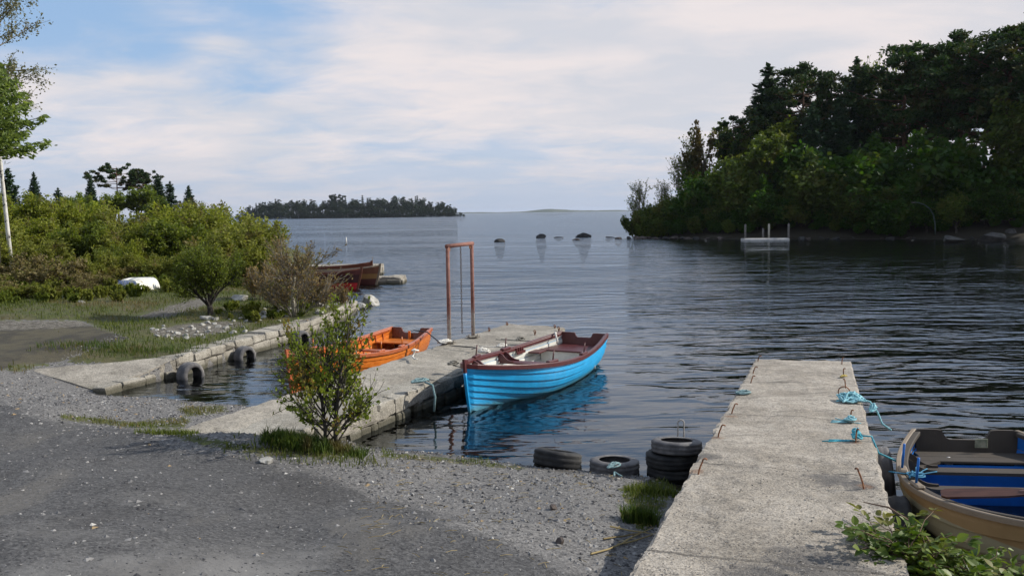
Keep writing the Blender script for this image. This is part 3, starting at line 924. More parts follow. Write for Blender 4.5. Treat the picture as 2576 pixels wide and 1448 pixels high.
# fenders on the right side of the near pier
p = onz(2205, 1172, 0.0); rr = nrm(np.array([-(dD[1]), dD[0], 0])); rr = rr if rr[0] > 0 else -rr
def sidept(py, off, z):
    k = None; best = None
    for s in np.linspace(0, 1, 400):
        q = D1 + (D00 - D1) * s
        yy = project(q)[1]
        if best is None or abs(yy - py) < best: best, k = abs(yy - py), q
    q = k + rr * off; q[2] = z
    return q
tyre('pale worn tyre fender hung on the right side of the concrete pier', tuple(sidept(1090, .13, .22)), (rr[0], rr[1], .12), M['tyre_grey'], 'tyre fenders on the concrete pier', .33, .2)
tyre('black tyre fender between the concrete pier and the cream boat', tuple(sidept(1175, .17, .12)), (rr[0], rr[1], .1), M['tyre'], 'tyre fenders on the concrete pier', .33, .24)
# pale iron hoop standing behind the tyre stack
p = onz(1720, 1108, .35) + [0, .2, 0]; m = MB()
th = np.linspace(0, math.pi, 12)
hp = [(p[0] - .037, p[1], -.4)] + [(p[0] - .037 * math.cos(a), p[1], .52 + .037 * math.sin(a)) for a in th] + [(p[0] + .04, p[1], -.4)]
m.tube(hp, .009, 7)
tag(m.build('iron_hoop', mottled('galvanised_iron', (.3, .28, .25), (.45, .42, .38), 30, .6), None, True), 'pale narrow iron hoop standing upright behind the stacked tyres', 'hoop')

# ------------------------------------------------------------------ rusty hoist frame and chain
t = NT('flaking_red_oxide')
P = t.pos(); zz = t.n('SeparateXYZ', ins={0: P}).outputs[2]
n = t.noise(P, 14, 6, .7)
col = t.mix(t.rng(n, .35, .65), (.165, .066, .05), (.26, .13, .10))
low = t.rng(t.math('ADD', zz, t.math('MULTIPLY', n, .5)), 1.45, 1.1)
col = t.mix(t.math('MULTIPLY', low, t.rng(t.noise(P, 22, 5, .7), .36, .5)), col, (.42, .38, .34))
M['frame'] = t.end(t.bsdf(col, .75, t.bump(n, .004), .3))
pl, pr = onz(1130, 861, .5), onz(1190, 847, .5)
ztop = 2.46
fr_ = thing('hoist_frame', 'tall narrow rusty goalpost of iron pipe standing on the middle pier', 'hoist frame', (0, 0, 0))
for q in (pl, pr):
    m = MB(); m.tube([q + [0, 0, .0], q * [1, 1, 0] + [0, 0, ztop - .03]], .039, 14)
    m.build('post', M['frame'], fr_, True)
    m = MB(); m.bbox(q + [0, 0, .012], (.24, .2, .025), rotz(.4), .006)
    for sx in (-.09, .09):
        for sy in (-.07, .07): m.tube([q + [sx, sy, .02], q + [sx, sy, .05]], .012, 6)
    fixn(m.build('base_plate', M['conc_far'], fr_))
m = MB(); a, b = pl * [1, 1, 0] + [0, 0, ztop - .02], pr * [1, 1, 0] + [0, 0, ztop + .0]
d = nrm(b - a); m.tube([a - d * .039, b + d * .039], .041, 14)
m.build('crossbar', M['frame'], fr_, True)
for q, s in ((a, 1), (b, -1)):
    m = MB(); m.box(q + d * s * .07 + [0, 0, -.07], (.05, .01, .06), rotz(math.atan2(d[1], d[0])))
    m.build('gusset', M['rust'], fr_)
def chain_pts(pts, link=.045, rad=.006, wid=.016, mb=None):
    mb = mb or MB()
    pts = np.asarray(pts, float)
    L = np.concatenate([[0], np.cumsum(np.linalg.norm(np.diff(pts, axis=0), axis=1))])
    s, k = 0.0, 0
    while s < L[-1]:
        p = np.array([np.interp(s, L, pts[:, i]) for i in range(3)]); p2 = np.array([np.interp(min(s + .01, L[-1] + .0), L, pts[:, i]) for i in range(3)])
        dd = nrm(p2 - p + [0, 0, -1e-6]); sd_ = nrm(np.cross(dd, [.3, .9, .1])); up = np.cross(dd, sd_)
        sd_ = sd_ if k % 2 else up
        th = np.linspace(0, 2 * np.pi, 9)
        mb.tube(p + np.cos(th)[:, None] * dd * link * .62 + np.sin(th)[:, None] * sd_ * wid, rad, 4, cap=False)
        s += link; k += 1
    return mb
q = a + (b - a) * .53
m = chain_pts([q + [0, 0, -.045], [q[0], q[1], .62]], .05, .0065, .015)
tag(m.build('hanging_chain', M['chain']), 'grey link chain hanging straight down inside the rusty frame', 'chain')

# ------------------------------------------------------------------ ropes on the piers
def tangle(c, sx, sy, sz, turns, r, n=None, loose=0.5):
    n = n or turns * 14
    th = np.linspace(0, 2 * np.pi * turns, n)
    rad = .35 + .65 * np.abs(np.sin(th * .37 + random.random() * 6)) * (1 - loose * .3 + loose * .6 * RS.random(n))
    pts = np.stack([np.cos(th) * rad * sx, np.sin(th * 1.07) * rad * sy, np.abs(np.sin(th * .53 + random.random() * 3)) * sz * (1.15 - rad * .8) + r], -1)
    m = MB(); m.tube(np.asarray(c) + pts, r, 5)
    return m
def strands(m, c, dirs, r, droop=.02, kink=.03):
    for d in dirs:
        d = np.array(d, float); L = np.linalg.norm(d); ks = np.linspace(0, 1, 7)[:, None]
        pts = np.asarray(c) + d * ks + RS.normal(0, kink * L * .4, (7, 3)) * [1, 1, 0]
        pts[:, 2] = np.maximum(pts[:, 2], np.asarray(c)[2] + .004)
        m.tube(pts, r, 4)
def rope(name, label, m, mat): return tag(m.build(name, mat, None, True), label, 'rope')
p = onz(1217, 889, .51); rope('rope_coil', 'small white rope knotted on the pier edge beside the blue boat', tangle(p, .11, .09, .12, 7, .014), M['white_rope'])
p = onz(1118, 863, .51); rope('rope_coil', 'white rope lashed around the foot of the rusty frame', tangle(p, .13, .10, .08, 7, .015), M['white_rope'])
m = MB(); p0, p1 = onz(1122, 866, .56), onz(1040, 852, .62)
aa = aty(1075, 862, 18.6)
m.tube([p0, onz(1108, 863, .58), [aa[0], aa[1], .60], [aa[0] - .3, aa[1] + .1, .63]], .012, 5)
rope('mooring_line', 'dark mooring line from the frame foot to the orange boat stern', m, M['black_strap'])
m = MB(); m.tube([onz(1128, 868, .525), onz(1150, 870, .52), onz(1175, 872, .515), onz(1198, 874, .515), onz(1186, 878, .515)], [.012, .02, .025, .02, .012], 6, flat=.5)
rope('black_strap', 'flat black strap lying across the deck of the middle pier', m, M['black_strap'])
p = onz(1056, 962, .51); m = tangle(p, .13, .08, .07, 6, .013)
m.tube([p + [.08, -.05, .02], p + [.2, -.10, -.02], p + [.24, -.12, -.2], p + [.22, -.14, -.42]], .018, 5)
rope('hanging_rope', 'teal rope tied on the middle pier edge and hanging down its stone side', m, M['teal_rope'])
p = onz(1140, 918, .51); m = tangle(p, .09, .07, .09, 6, .012)
aa = aty(1154, 915, 13.6)
m.tube([p, p + [.15, -.12, -.02], p + [.24, -.2, -.22], p + [.34, -.26, -.18], [-.79, 13.42, .45]], .012, 5)
rope('bow_rope', 'brown bow rope looped between the middle pier and the blue boat bow', m, M['grey_rope'])
p = onz(1310, 857, .51); m = tangle(p, .1, .08, .1, 5, .012); strands(m, p, [(-.5, .12, .02), (.25, -.05, 0), (-.4, .3, 0)], .009)
rope('rope_coil', 'dark tangled rope on the pier edge nearest the boat transom', m, M['grey_rope'])
p = onz(1262, 873, .51); m = tangle(p, .1, .07, .08, 5, .012); strands(m, p, [(-.45, .1, .01), (.2, -.1, 0)], .009)
rope('rope_coil', 'pale frayed rope at mid length of the blue boat on the pier edge', m, M['white_rope'])
aa = onz(1040, 893, .5); m = MB()
m.tube([onz(1043, 880, .64), onz(1041, 888, .56), onz(1037, 897, .51), onz(1042, 902, .51), onz(1048, 903, .51)], .016, 6); m2 = tangle(onz(1044, 884, .58), .06, .05, .05, 4, .012)
m.add(np.concatenate(m2.v), np.concatenate([f for f in m2.f if f.shape[1] == 4]))
rope('white_rope', 'short white rope hooked over the pier edge from the orange boat', m, M['white_rope'])
p = ondeck(2140, 1008); m = tangle(p, .15, .13, .12, 13, .011); strands(m, p, [(-.2, -.02, 0), (-.16, .06, 0), (.2, .03, 0)], .008)
m.tube([p + [.1, 0, .03], p + [.22, -.05, .0], p + [.29, -.12, -.12], p + [.32, -.2, -.25], p + [.38, -.32, -.30]], .013, 5)
m3 = tangle(p + [.24, -.10, -.12], .06, .06, .12, 6, .010); m.v += m3.v; m.f += [f + m.n for f in m3.f]; m.m += m3.m; m.n += m3.n
rope('rope_pile', 'largest tangle of turquoise rope, around the iron ring on the concrete pier', m, M['pale_blue_rope'])
p = ondeck(2138, 1062); m = tangle(p, .07, .06, .09, 9, .009)
strands(m, p, [(-.2, .05, 0), (-.17, .1, .0), (-.22, .0, 0), (.1, -.06, 0), (-.13, .05, 0), (-.1, .2, 0)], .006)
rope('rope_pile', 'frayed turquoise rope on an iron bar, middle one of three on the concrete pier', m, M['pale_blue_rope'])
p = ondeck(2153, 1108); m = tangle(p + [0, 0, .02], .05, .05, .12, 9, .010)
strands(m, p, [(-.36, .0, .0), (-.3, -.03, 0), (-.2, -.02, 0), (-.22, .02, 0), (-.16, -.02, 0), (-.26, .05, 0)], .006)
rope('rope_pile', 'blue rope knotted on the bar nearest the cream boat, frayed ends spread out', m, M['blue_rope'])
m = MB(); e = aty(2268, 1165, 8.75)
m.tube([p + [0, 0, .06], p + [.15, -.02, .05], (p + e) / 2 + [0, 0, -.01], e], .010, 5)
rope('mooring_line', 'thin blue line stretched from the concrete pier to the cream boat', m, M['blue_rope'])
p = ondeck(2120, 948); rope('rope_scrap', 'scrap of yellow rope around a bar near the concrete pier end', tangle(p, .06, .05, .03, 5, .009), M['yellow_rope'])
p = ondeck(1862, 992) + [.04, 0, 0]; rope('rope_scrap', 'grey-green rope bundle on the left edge of the concrete pier', tangle(p, .10, .07, .06, 8, .011), M['teal_rope'])
p = onz(1545, 1187, .12); m = tangle(p + [0, .1, .03], .08, .08, .05, 5, .010); strands(m, p, [(-.02, -.15, -.08), (.06, -.16, -.1)], .012)
rope('rope_scrap', 'frayed pale rope threaded through the flat tyre in the shallows', m, M['teal_rope'])
# ------------------------------------------------------------------ clinker rowing boats
def paint(name, c, rough=.45, wear=(.3, .28, .25), wearamt=.25, spec=.4, bump=.002, scum=None):
    t = NT(name)
    P = t.obj()
    n = t.noise(P, 3.0, 6, .65); n2 = t.noise(t.n('Mapping', ins={'Vector': P, 'Scale': (1.5, 6, 6)}).outputs[0], 5.0, 5, .7)
    col = t.mix(t.rng(n, .3, .7), tuple(q * .88 for q in c), tuple(min(1, q * 1.1) for q in c))
    col = t.mix(t.rng(n2, .6, .78, 0, wearamt), col, wear)
    if scum:
        z = t.n('SeparateXYZ', ins={0: P}).outputs[2]
        k = t.rng(t.math('ADD', z, t.math('MULTIPLY', t.math('SUBTRACT', n2, .5), .16)), .13, .02, 0, .75)
        col = t.mix(k, col, scum)
        runs = t.noise(t.n('Mapping', ins={'Vector': P, 'Scale': (9, 9, .8)}).outputs[0], 1.6, 5, .7)
        col = t.mix(t.rng(runs, .58, .74, 0, .35), col, tuple(q * .55 + .12 for q in c))
        chips_ = t.noise(P, 26.0, 3, .6)
        col = t.mix(t.rng(chips_, .70, .72), col, (.30, .33, .33))
    return t.end(t.bsdf(col, rough, t.bump(n2, bump), spec))

def varnish(name, c1, c2, rough=.3):
    t = NT(name)
    P = t.obj()
    n = t.noise(t.n('Mapping', ins={'Vector': P, 'Scale': (1.2, 9, 9)}).outputs[0], 4.0, 6, .65, .6)
    col = t.mix(t.rng(n, .3, .7), c1, c2)
    return t.end(t.bsdf(col, rough, t.bump(n, .002), .5))

def hull_two_tone(name, top, mid, low, z1, z2, rough=.5):
    """painted in bands by height above the keel line of the boat itself"""
    t = NT(name)
    P = t.obj(); z = t.n('SeparateXYZ', ins={0: P}).outputs[2]
    n = t.noise(P, 4, 6, .65)
    zz = t.math('ADD', z, t.math('MULTIPLY', t.math('SUBTRACT', n, .5), .02))
    col = t.mix(t.rng(zz, z1 - .006, z1 + .006), low, mid)
    col = t.mix(t.rng(zz, z2 - .006, z2 + .006), col, top)
    col = t.mix(t.rng(n, .45, .75, 0, .3), col, t.mix(1.0, col, (.65, .62, .55), 'MULTIPLY'))
    return t.end(t.bsdf(col, rough, t.bump(n, .002), .35))

class Boat:
    """x runs from transom (-) to bow (+), z = 0 is the waterline"""
    def __init__(s, L, B, free, bow, stern, tw=.62, draft=.16, rake=.22, tm=.52, ns=30, nk=8, full=1.0, lap=.014):
        s.L, s.B, s.free, s.bow, s.stern, s.tw, s.draft, s.rake, s.tm, s.ns, s.nk, s.full, s.lap = L, B, free, bow, stern, tw, draft, rake, tm, ns, nk, full, lap
    def b(s, t):
        t = np.asarray(t, float)
        f = np.sin(np.pi / 2 * np.clip(t / s.tm, 0, 1)) ** .82
        a = 1 - (1 - s.tw) * np.clip((t - s.tm) / (1 - s.tm), 0, 1) ** 1.9
        return s.B / 2 * np.where(t < s.tm, f, a)
    def zs(s, t):
        t = np.asarray(t, float)
        return s.free + (s.bow - s.free) * np.clip(1 - t / .62, 0, 1) ** 1.9 + (s.stern - s.free) * np.clip((t - .6) / .4, 0, 1) ** 1.7
    def zk(s, t):
        t = np.asarray(t, float)
        return -s.draft + .10 * np.clip((t - .7) / .3, 0, 1) ** 2 + .05 * np.clip(1 - t / .15, 0, 1) ** 2
    def P(s, t, u, off=0.0):
        """point on the right-hand (-y) side; u from keel 0 to sheer 1; off outward"""
        t, u = np.broadcast_arrays(np.asarray(t, float), np.asarray(u, float))
        w = smooth01(t / .42)
        th = u * np.pi / 2
        fy = (1 - w) * (u ** .95) + w * np.sin(th) ** (.78 / s.full)
        fz = (1 - w) * u + w * (1 - np.cos(th)) ** 1.12
        # outward normal in the section plane
        e = 1e-3
        th2 = (u + e) * np.pi / 2
        fy2 = (1 - w) * ((u + e) ** .95) + w * np.sin(np.minimum(th2, np.pi / 2)) ** (.78 / s.full)
        fz2 = (1 - w) * (u + e) + w * (1 - np.cos(np.minimum(th2, np.pi / 2 + e))) ** 1.12
        b, zs, zk = s.b(t), s.zs(t), s.zk(t)
        dy, dz = b * (fy2 - fy), (zs - zk) * (fz2 - fz)
        l = np.sqrt(dy * dy + dz * dz) + 1e-9
        ny, nz = dz / l, -dy / l
        y = b * fy + ny * off * np.where(b < .05, b / .05, 1)
        z = zk + (zs - zk) * fz + nz * off
        x = s.L / 2 - t * s.L - s.rake * (1 - u) ** 1.3 * (1 - t) ** 7 + .10 * (u - .6) * 0
        x = x - .09 * t ** 8 * (u - 0.3) * 1.0     # transom leans back a little
        return np.stack([x, -y, z], -1)
    def skin(s, outer=True, off0=0.0):
        m = MB()
        t = np.linspace(0, 1, s.ns) ** 1.15
        us = np.linspace(0, 1, s.nk + 1) ** .92
        for side in (1, -1):
            for k in range(s.nk):
                if outer:
                    rows = []
                    for q, off in ((0.0, s.lap), (.5, s.lap * .55), (1.0, 0.0)):
                        u = us[k] + (us[k + 1] - us[k]) * q
                        rows.append(s.P(t, np.full_like(t, u), off0 + off))
                    lip = s.P(t, np.full_like(t, us[k]), off0 - .004)
                    rows = [lip] + rows
                else:
                    rows = [s.P(t, np.full_like(t, us[k] + (us[k + 1] - us[k]) * q), off0 + (s.lap if q < .5 else 0) - .0) for q in (0, .5, 1)]
                G = np.array(rows) * [1, side, 1]
                m.grid(G, flip=(side < 0) ^ (not outer))
        return m
    def rail(s, off, w, h, dz=0.0, t0=0.0, t1=1.0, side=None, n=36):
        """rubbing strake along the sheer"""
        m = MB()
        t = np.linspace(t0, t1, n)
        for sd in ((1, -1) if side is None else (side,)):
            base = s.P(t, np.ones_like(t), off)
            y0 = base.copy(); y0[:, 1] += 0
            prof = []
            for (oy, oz) in ((-w / 2, -h / 2), (w / 2, -h / 2), (w / 2, h * .35), (w * .35, h / 2), (-w * .35, h / 2), (-w / 2, h * .35)):
                q = base.copy(); q[:, 1] -= oy * np.clip(s.b(t) / .12, .15, 1); q[:, 2] += oz + dz
                prof.append(q)
            prof.append(prof[0])
            G = np.array(prof) * [1, sd, 1]
            m.grid(G, flip=sd > 0)
            for e in (0, -1):
                m.add(G[:-1, e], np.array([[0, 1, 2, 3], [0, 3, 4, 5]]))
        return m
    def transom(s, th=.03, notch=(.22, .10), ear=0.0):
        u = np.linspace(0, 1, 15)
        R_ = s.P(np.ones_like(u), u, .008)
        top = s.zs(1.0)
        yb = abs(R_[-1, 1])
        pts = [tuple(p) for p in R_]
        x_at = lambda z: np.interp(z, R_[:, 2], R_[:, 0])
        nw, nd = notch[0] * yb * 2, notch[1]
        topl = []
        for y, dz in ((-yb * .92, ear), (-yb * .6, ear), (-nw * .6, ear * .6), (-nw / 2, -nd * .75), (-nw * .4, -nd), (nw * .4, -nd), (nw / 2, -nd * .75), (nw * .6, ear * .6), (yb * .6, ear), (yb * .92, ear)):
            topl.append((x_at(top), y, top + dz))
        poly = pts + topl + [(p[0], -p[1], p[2]) for p in pts[::-1]][:-1]
        n = len(poly)
        V = np.array(poly)
        V2 = V + [th, 0, 0]
        bm = bmesh.new()
        f1 = bm.faces.new([bm.verts.new(p) for p in V]); f2 = bm.faces.new([bm.verts.new(p) for p in V2[::-1]])
        a, b_ = list(f1.verts), list(f2.verts)[::-1]
        for i in range(n):
            bm.faces.new((a[i], a[(i + 1) % n], b_[(i + 1) % n], b_[i]))
        bmesh.ops.triangulate(bm, faces=[f1, f2])
        bmesh.ops.recalc_face_normals(bm, faces=bm.faces)
        bm.verts.index_update()
        m = MB(); m.add([v.co[:] for v in bm.verts], [[v.index for v in f.verts] for f in bm.faces])
        bm.free()
        return m
    def stem(s, w=.05, up=.07, fwd=.035, u0=0.0):
        u = np.linspace(u0, 1, 14)
        q = s.P(np.zeros_like(u), u)
        q[:, 1] = 0
        f = q + [fwd, 0, 0]
        f = np.vstack([f, f[-1] + [.012, 0, up]]); q = np.vstack([q - [.05, 0, 0], q[-1] + [-.075, 0, up * .75]])
        G = np.array([q + [0, w / 2, 0], f + [0, w * .4, 0], f - [0, w * .4, 0], q - [0, w / 2, 0], q + [0, w / 2, 0]])
        m = MB(); m.grid(G)
        e = G[:4, -1]; m.add(e, np.array([[0, 1, 2, 3]]))
        return m
    def halfw(s, t, z, inset=.03):
        u = np.linspace(0, 1, 60)
        q = s.P(np.full_like(u, t), u)
        return float(np.interp(z, q[:, 2], -q[:, 1])) - inset
    def xat(s, t): return s.L / 2 - t * s.L
    def thwart(s, t, drop, w, th=.032):
        z = float(s.zs(t)) - drop
        x = s.xat(t); dt = w / 2 / s.L
        wa, wb = s.halfw(t - dt, z - th), s.halfw(t + dt, z - th)
        m = MB()
        pl = [(x + w / 2, -wa), (x + w / 2, wa), (x - w / 2, wb), (x - w / 2, -wb)]
        m.prism(pl, z - th, z)
        return m, z
    def knee(s, t, z, side, ln=.34, w=.03, hgt=.0):
        """curved bracket from gunwale down on to the thwart"""
        ztop = float(s.zs(t)) - .01
        yo = s.halfw(t, z, .02); yt = float(s.b(t)) - .01
        prof = [(yo, z), (yo - ln, z), (yo - ln, z + .022)]
        for a in np.linspace(0, 1, 8)[1:]:
            prof.append((yo - ln + (ln - .09) * (a ** .8), z + .022 + (ztop - z - .05) * (a ** 2.2)))
        prof += [(yt - .07, ztop), (yt, ztop)]
        n = len(prof); x = s.xat(t)
        V = [(x - w / 2, side * y, zz) for y, zz in prof] + [(x + w / 2, side * y, zz) for y, zz in prof]
        fs = [tuple(range(n)), tuple(range(2 * n - 1, n - 1, -1))] + [(i, i + n, (i + 1) % n + n, (i + 1) % n) for i in range(n)]
        return MB().add(V, fs)
    def floor(s, z, t0, t1, planks=5, gap=.008, n=14, inset=.03):
        m = MB()
        t = np.linspace(t0, t1, n)
        hw = np.array([s.halfw(tt, z, inset) for tt in t])
        for k in range(planks):
            a, b_ = -1 + 2 * k / planks, -1 + 2 * (k + 1) / planks
            for zz, fl in ((z, False),):
                A = np.stack([s.L / 2 - t * s.L, hw * a + gap / 2, np.full_like(t, zz)], -1)
                Bq = np.stack([s.L / 2 - t * s.L, hw * b_ - gap / 2, np.full_like(t, zz)], -1)
                m.grid(np.array([A + [0, 0, -.015], A, Bq, Bq + [0, 0, -.015]]))
        return m
    def rib(s, t, w=.03, th=.018, zmax=1.0):
        u = np.linspace(.12, zmax, 12)
        m = MB()
        o = s.P(np.full_like(u, t), u, -.012); i = s.P(np.full_like(u, t), u, -.012 - th)
        Q = [np.array([o + [w / 2, 0, 0], i + [w / 2, 0, 0], i - [w / 2, 0, 0], o - [w / 2, 0, 0]]) * [1, sd, 1] for sd in (1, -1)]
        m.grid(np.concatenate([Q[0][:, ::-1], Q[1]], 1))
        return m
    def kink(s, t, side, L=.24, w=.05, h=.05, pin=.15, lean=0.0):
        """oar block and thole pin on the gunwale"""
        p = s.P(np.array([t]), np.array([1.0]), .0)[0] * [1, side, 1]
        q = s.P(np.array([t + .03]), np.array([1.0]), .0)[0] * [1, side, 1]
        a = math.atan2(q[1] - p[1], q[0] - p[0])
        m = MB(); m.bbox(p + [0, -side * -.01, .035], (L, w + .03, h), rotz(a), .015)
        pm = MB(); pm.tube([p + [0, 0, .05], p + [lean, 0, .06 + pin]], .012, 6)
        return m, pm

def put_boat(o, stern_xy, bow_xy, z=0.0, heel=0.0):
    s, b = np.array(stern_xy[:2]), np.array(bow_xy[:2])
    c = (s + b) / 2; d = b - s
    o.location = (c[0], c[1], z)
    o.rotation_euler = (heel, 0, math.atan2(d[1], d[0]))

# ---- the blue boat at the middle pier
bl = Boat(5.05, 1.62, .50, .76, .60, tw=.60, draft=.15, rake=.17, tm=.50, nk=8, lap=.026)
b1 = thing('rowing_boat', 'bright blue clinker rowing boat with maroon gunwales moored at the middle pier', 'rowing boat')
P_BLUE = paint('sky_blue_paint', (.012, .33, .66), .42, (.10, .33, .46), .35, scum=(.07, .17, .17))
P_MAR = paint('maroon_paint', (.082, .020, .020), .38, (.16, .06, .05), .3)
P_WHITE = paint('off_white_paint', (.60, .585, .53), .5, (.4, .38, .33), .35)
fixn(bl.skin(True).build('hull', P_BLUE, b1, False))
fixn(bl.skin(False, -.014).build('lining', P_WHITE, b1, False))
bl.rail(.012, .065, .075, -.012).build('gunwale', P_MAR, b1, False)
bl.rail(-.03, .035, .05, -.02, .03, .98).build('inwale', P_MAR, b1, False)
bl.transom(.035, (.34, .085), .012).build('transom', P_MAR, b1)
fixn(bl.stem(.05, .10, .03, .86).build('stem_post', P_MAR, b1))
q = MB(); u = np.linspace(0, .86, 12); st = bl.P(np.zeros_like(u), u) * [1, 0, 1]
q.tube(st + [.012, 0, 0], .026, 8); q.build('cutwater', P_BLUE, b1, True)
bl.floor(.06, .1, .985, 7).build('floor_boards', P_WHITE, b1)
for tt, dr, w_ in ((.30, .14, .22), (.56, .16, .24)):
    m, zt_ = bl.thwart(tt, dr, w_)
    th_ = fixn(m.build('thwart', P_MAR, b1))
    for sd in (1, -1):
        k_ = bl.knee(tt - .022, zt_, sd, .30); k2 = bl.knee(tt + .022, zt_, sd, .30)
        fixn(k_.build('knee', P_MAR, th_)); fixn(k2.build('knee', P_MAR, th_))
m = MB(); zz = .36
for k in range(5):
    x0 = -bl.L / 2 + .06 + k * .17
    tt = (bl.L / 2 - x0 - .08) / bl.L; hw = bl.halfw(min(tt, .99), zz - .03)
    m.bbox((x0 + .08, 0, zz), (.162, hw * 2, .03), None, .006)
fixn(m.build('stern_seat', P_MAR, b1))
x0 = -bl.L / 2 + .92
for sd in (1, -1):
    m = MB(); m.bbox((x0 + .18, sd * (bl.halfw(.78, zz) - .12), zz), (.36, .24, .03), None, .006)
    fixn(m.build('side_seat', P_MAR, b1))
m = MB(); m.box((-bl.L / 2 + .84, 0, .2), (.02, bl.halfw(.83, .2) * 2, .29)); m.build('seat_front', P_WHITE, b1)
for tt, sd in ((.345, 1), (.345, -1), (.60, 1), (.60, -1)):
    m, pm = bl.kink(tt, sd, .30, .05, .055, .17, -.05)
    k_ = fixn(m.build('oar_block', P_MAR, b1)); pm.build('thole_pin', P_MAR, k_, True)
for sd, tt in ((1, .69), (-1, .66)):
    m = MB(); bb = bl.P(np.array([tt]), np.array([1.]), -.05)[0] * [1, sd, 1]
    m.box(bb + [0, -sd * .03 * -1, -.10], (.36, .03, .05))
    for k in range(4): m.box(bb + [-.14 + k * .09, 0, -.05], (.035, .03, .09))
    fixn(m.build('rod_rack', P_MAR, b1))
m = MB(); bb = bl.P(np.array([.955]), np.array([1.]), -.02)[0]
m.tube([bb + [.0, .0, .03], bb + [.1, .02, .05], bb + [.17, .06, .02], bb + [.19, .1, -.1], bb + [.19, .1, -.16]], .019, 8)
m.build('pipe_handle', M['white_rope'], b1, True)
m = MB(); bb = bl.P(np.array([.20]), np.array([1.]), .05)[0]; cc = bl.P(np.array([0.]), np.array([.62]), .03)[0] * [1, 0, 1] + [.05, 0, 0]
ks = np.linspace(0, 1, 14)[:, None]; ch = bb * (1 - ks) + cc * ks
mid_ = bl.P(.20 * (1 - ks[:, 0]), 1 - .38 * ks[:, 0] - .22 * np.sin(ks[:, 0] * np.pi), .035)
chain_pts(mid_, .045, .006, .014).build('bow_chain', M['dark_rock'], b1)
m = MB(); bb = bl.P(np.array([.93]), np.array([.78]), .016)[0]; b2_ = bl.P(np.array([.84]), np.array([.80]), .016)[0]
cv_ = []
for k, tt in enumerate(np.linspace(.955, .86, 12)):
    lo_, hi_ = bl.P(np.array([tt]), np.array([.79 + .025 * (k % 2)]), .019)[0], bl.P(np.array([tt]), np.array([.86 - .025 * ((k // 2) % 2)]), .019)[0]
    cv_.append((lo_, hi_))
m.grid(np.array([[a for a, b in cv_], [b for a, b in cv_]]))
m.build('red_lettering', paint('faded_red_lettering', (.55, .09, .06), .6), b1)
m = MB(); m.bbox((.35, -.12, .12), (.16, .10, .11), rotz(.4), .02); fixn(m.build('bailer', P_WHITE, b1))
put_boat(b1, (1.44, 18.05), (-.74, 13.52))
for sd in (1,):
    pass

# ---- the varnished orange boat in the basin
ob = Boat(4.75, 1.52, .46, .74, .58, tw=.62, draft=.14, rake=.16, tm=.50, nk=8)
b2 = thing('rowing_boat', 'varnished orange wooden rowing boat between the small basin and the middle pier', 'rowing boat')
V_OR = varnish('orange_varnished_planks', (.46, .115, .016), (.66, .20, .03), .28)
V_DK = varnish('reddish_varnished_trim', (.30, .075, .025), (.46, .14, .06), .3)
V_BR = varnish('dark_varnished_transom', (.085, .022, .012), (.15, .045, .02), .3)
fixn(ob.skin(True).build('hull', V_OR, b2)); fixn(ob.skin(False, -.014).build('lining', V_OR, b2))
ob.rail(.012, .06, .065, -.01).build('gunwale', V_DK, b2); ob.rail(-.035, .03, .045, -.015, .03, .98).build('inwale', V_DK, b2)
ob.transom(.035, (.42, .10), .015).build('transom', V_BR, b2)
fixn(ob.stem(.045, .10, .03).build('stem_post', V_DK, b2))
ob.floor(.05, .12, .985, 6).build('floor_boards', V_OR, b2)
for k, tt in enumerate(np.linspace(.12, .93, 17)): fixn(ob.rib(tt, .028, .018).build('rib', V_DK, b2))
for tt, dr, w_ in ((.27, .15, .22), (.50, .16, .22), (.70, .16, .20)):
    m, zt_ = ob.thwart(tt, dr, w_); fixn(m.build('thwart', V_DK, b2))
m = MB(); zz = .34
for k in range(3):
    x0 = -ob.L / 2 + .06 + k * .2; tt = (ob.L / 2 - x0 - .1) / ob.L
    m.bbox((x0 + .1, 0, zz), (.19, ob.halfw(min(tt, .99), zz - .03) * 2, .03), None, .006)
fixn(m.build('stern_seat', V_OR, b2))
m = MB(); m.bbox((-ob.L / 2 + 1.0, .32, .17), (.30, .46, .035), rotx(.5), .01); fixn(m.build('loose_board', V_OR, b2))
m = MB(); m.box((-ob.L / 2 + .05, 0, .38), (.03, .05, .30)); m.build('transom_post', V_OR, b2)
for tt, sd in ((.42, 1), (.42, -1), (.60, 1), (.60, -1)):
    m, pm = ob.kink(tt, sd, .22, .05, .045, .16, 0)
    k_ = fixn(m.build('oar_block', V_DK, b2)); pm.build('thole_pin', V_OR, k_, True)
put_boat(b2, (-2.26, 19.40), (-3.84, 14.95))

# ---- the cream boat with the blue inside at the near pier
cb = Boat(3.6, 2.08, .58, .88, .72, tw=.50, draft=.16, rake=.25, tm=.60, nk=7, lap=.018)
b3 = thing('rowing_boat', 'worn cream and tan rowing boat with a bright blue inside beside the concrete pier', 'rowing boat')
P_CR = hull_two_tone('cream_hull_with_dark_bottom', (.33, .215, .10), (.34, .305, .20), (.030, .037, .027), .22, .47)
P_IN = paint('bright_blue_inside', (.006, .13, .46), .55, (.03, .07, .12), .75)
P_TIM = paint('worn_dark_timber', (.050, .039, .029), .75, (.13, .10, .07), .55)
P_TAN = paint('tan_rail', (.22, .17, .12), .6, (.09, .065, .045), .7)
fixn(cb.skin(True).build('hull', P_CR, b3)); fixn(cb.skin(False, -.016).build('lining', P_IN, b3))
cb.rail(.012, .05, .05, -.008).build('gunwale', P_TAN, b3); cb.rail(-.045, .07, .04, -.004, .02, .98).build('inwale', P_TIM, b3)
cb.transom(.04, (.40, .09), .02).build('transom', P_TIM, b3)
fixn(cb.stem(.05, .09, .03).build('stem_post', P_TAN, b3))
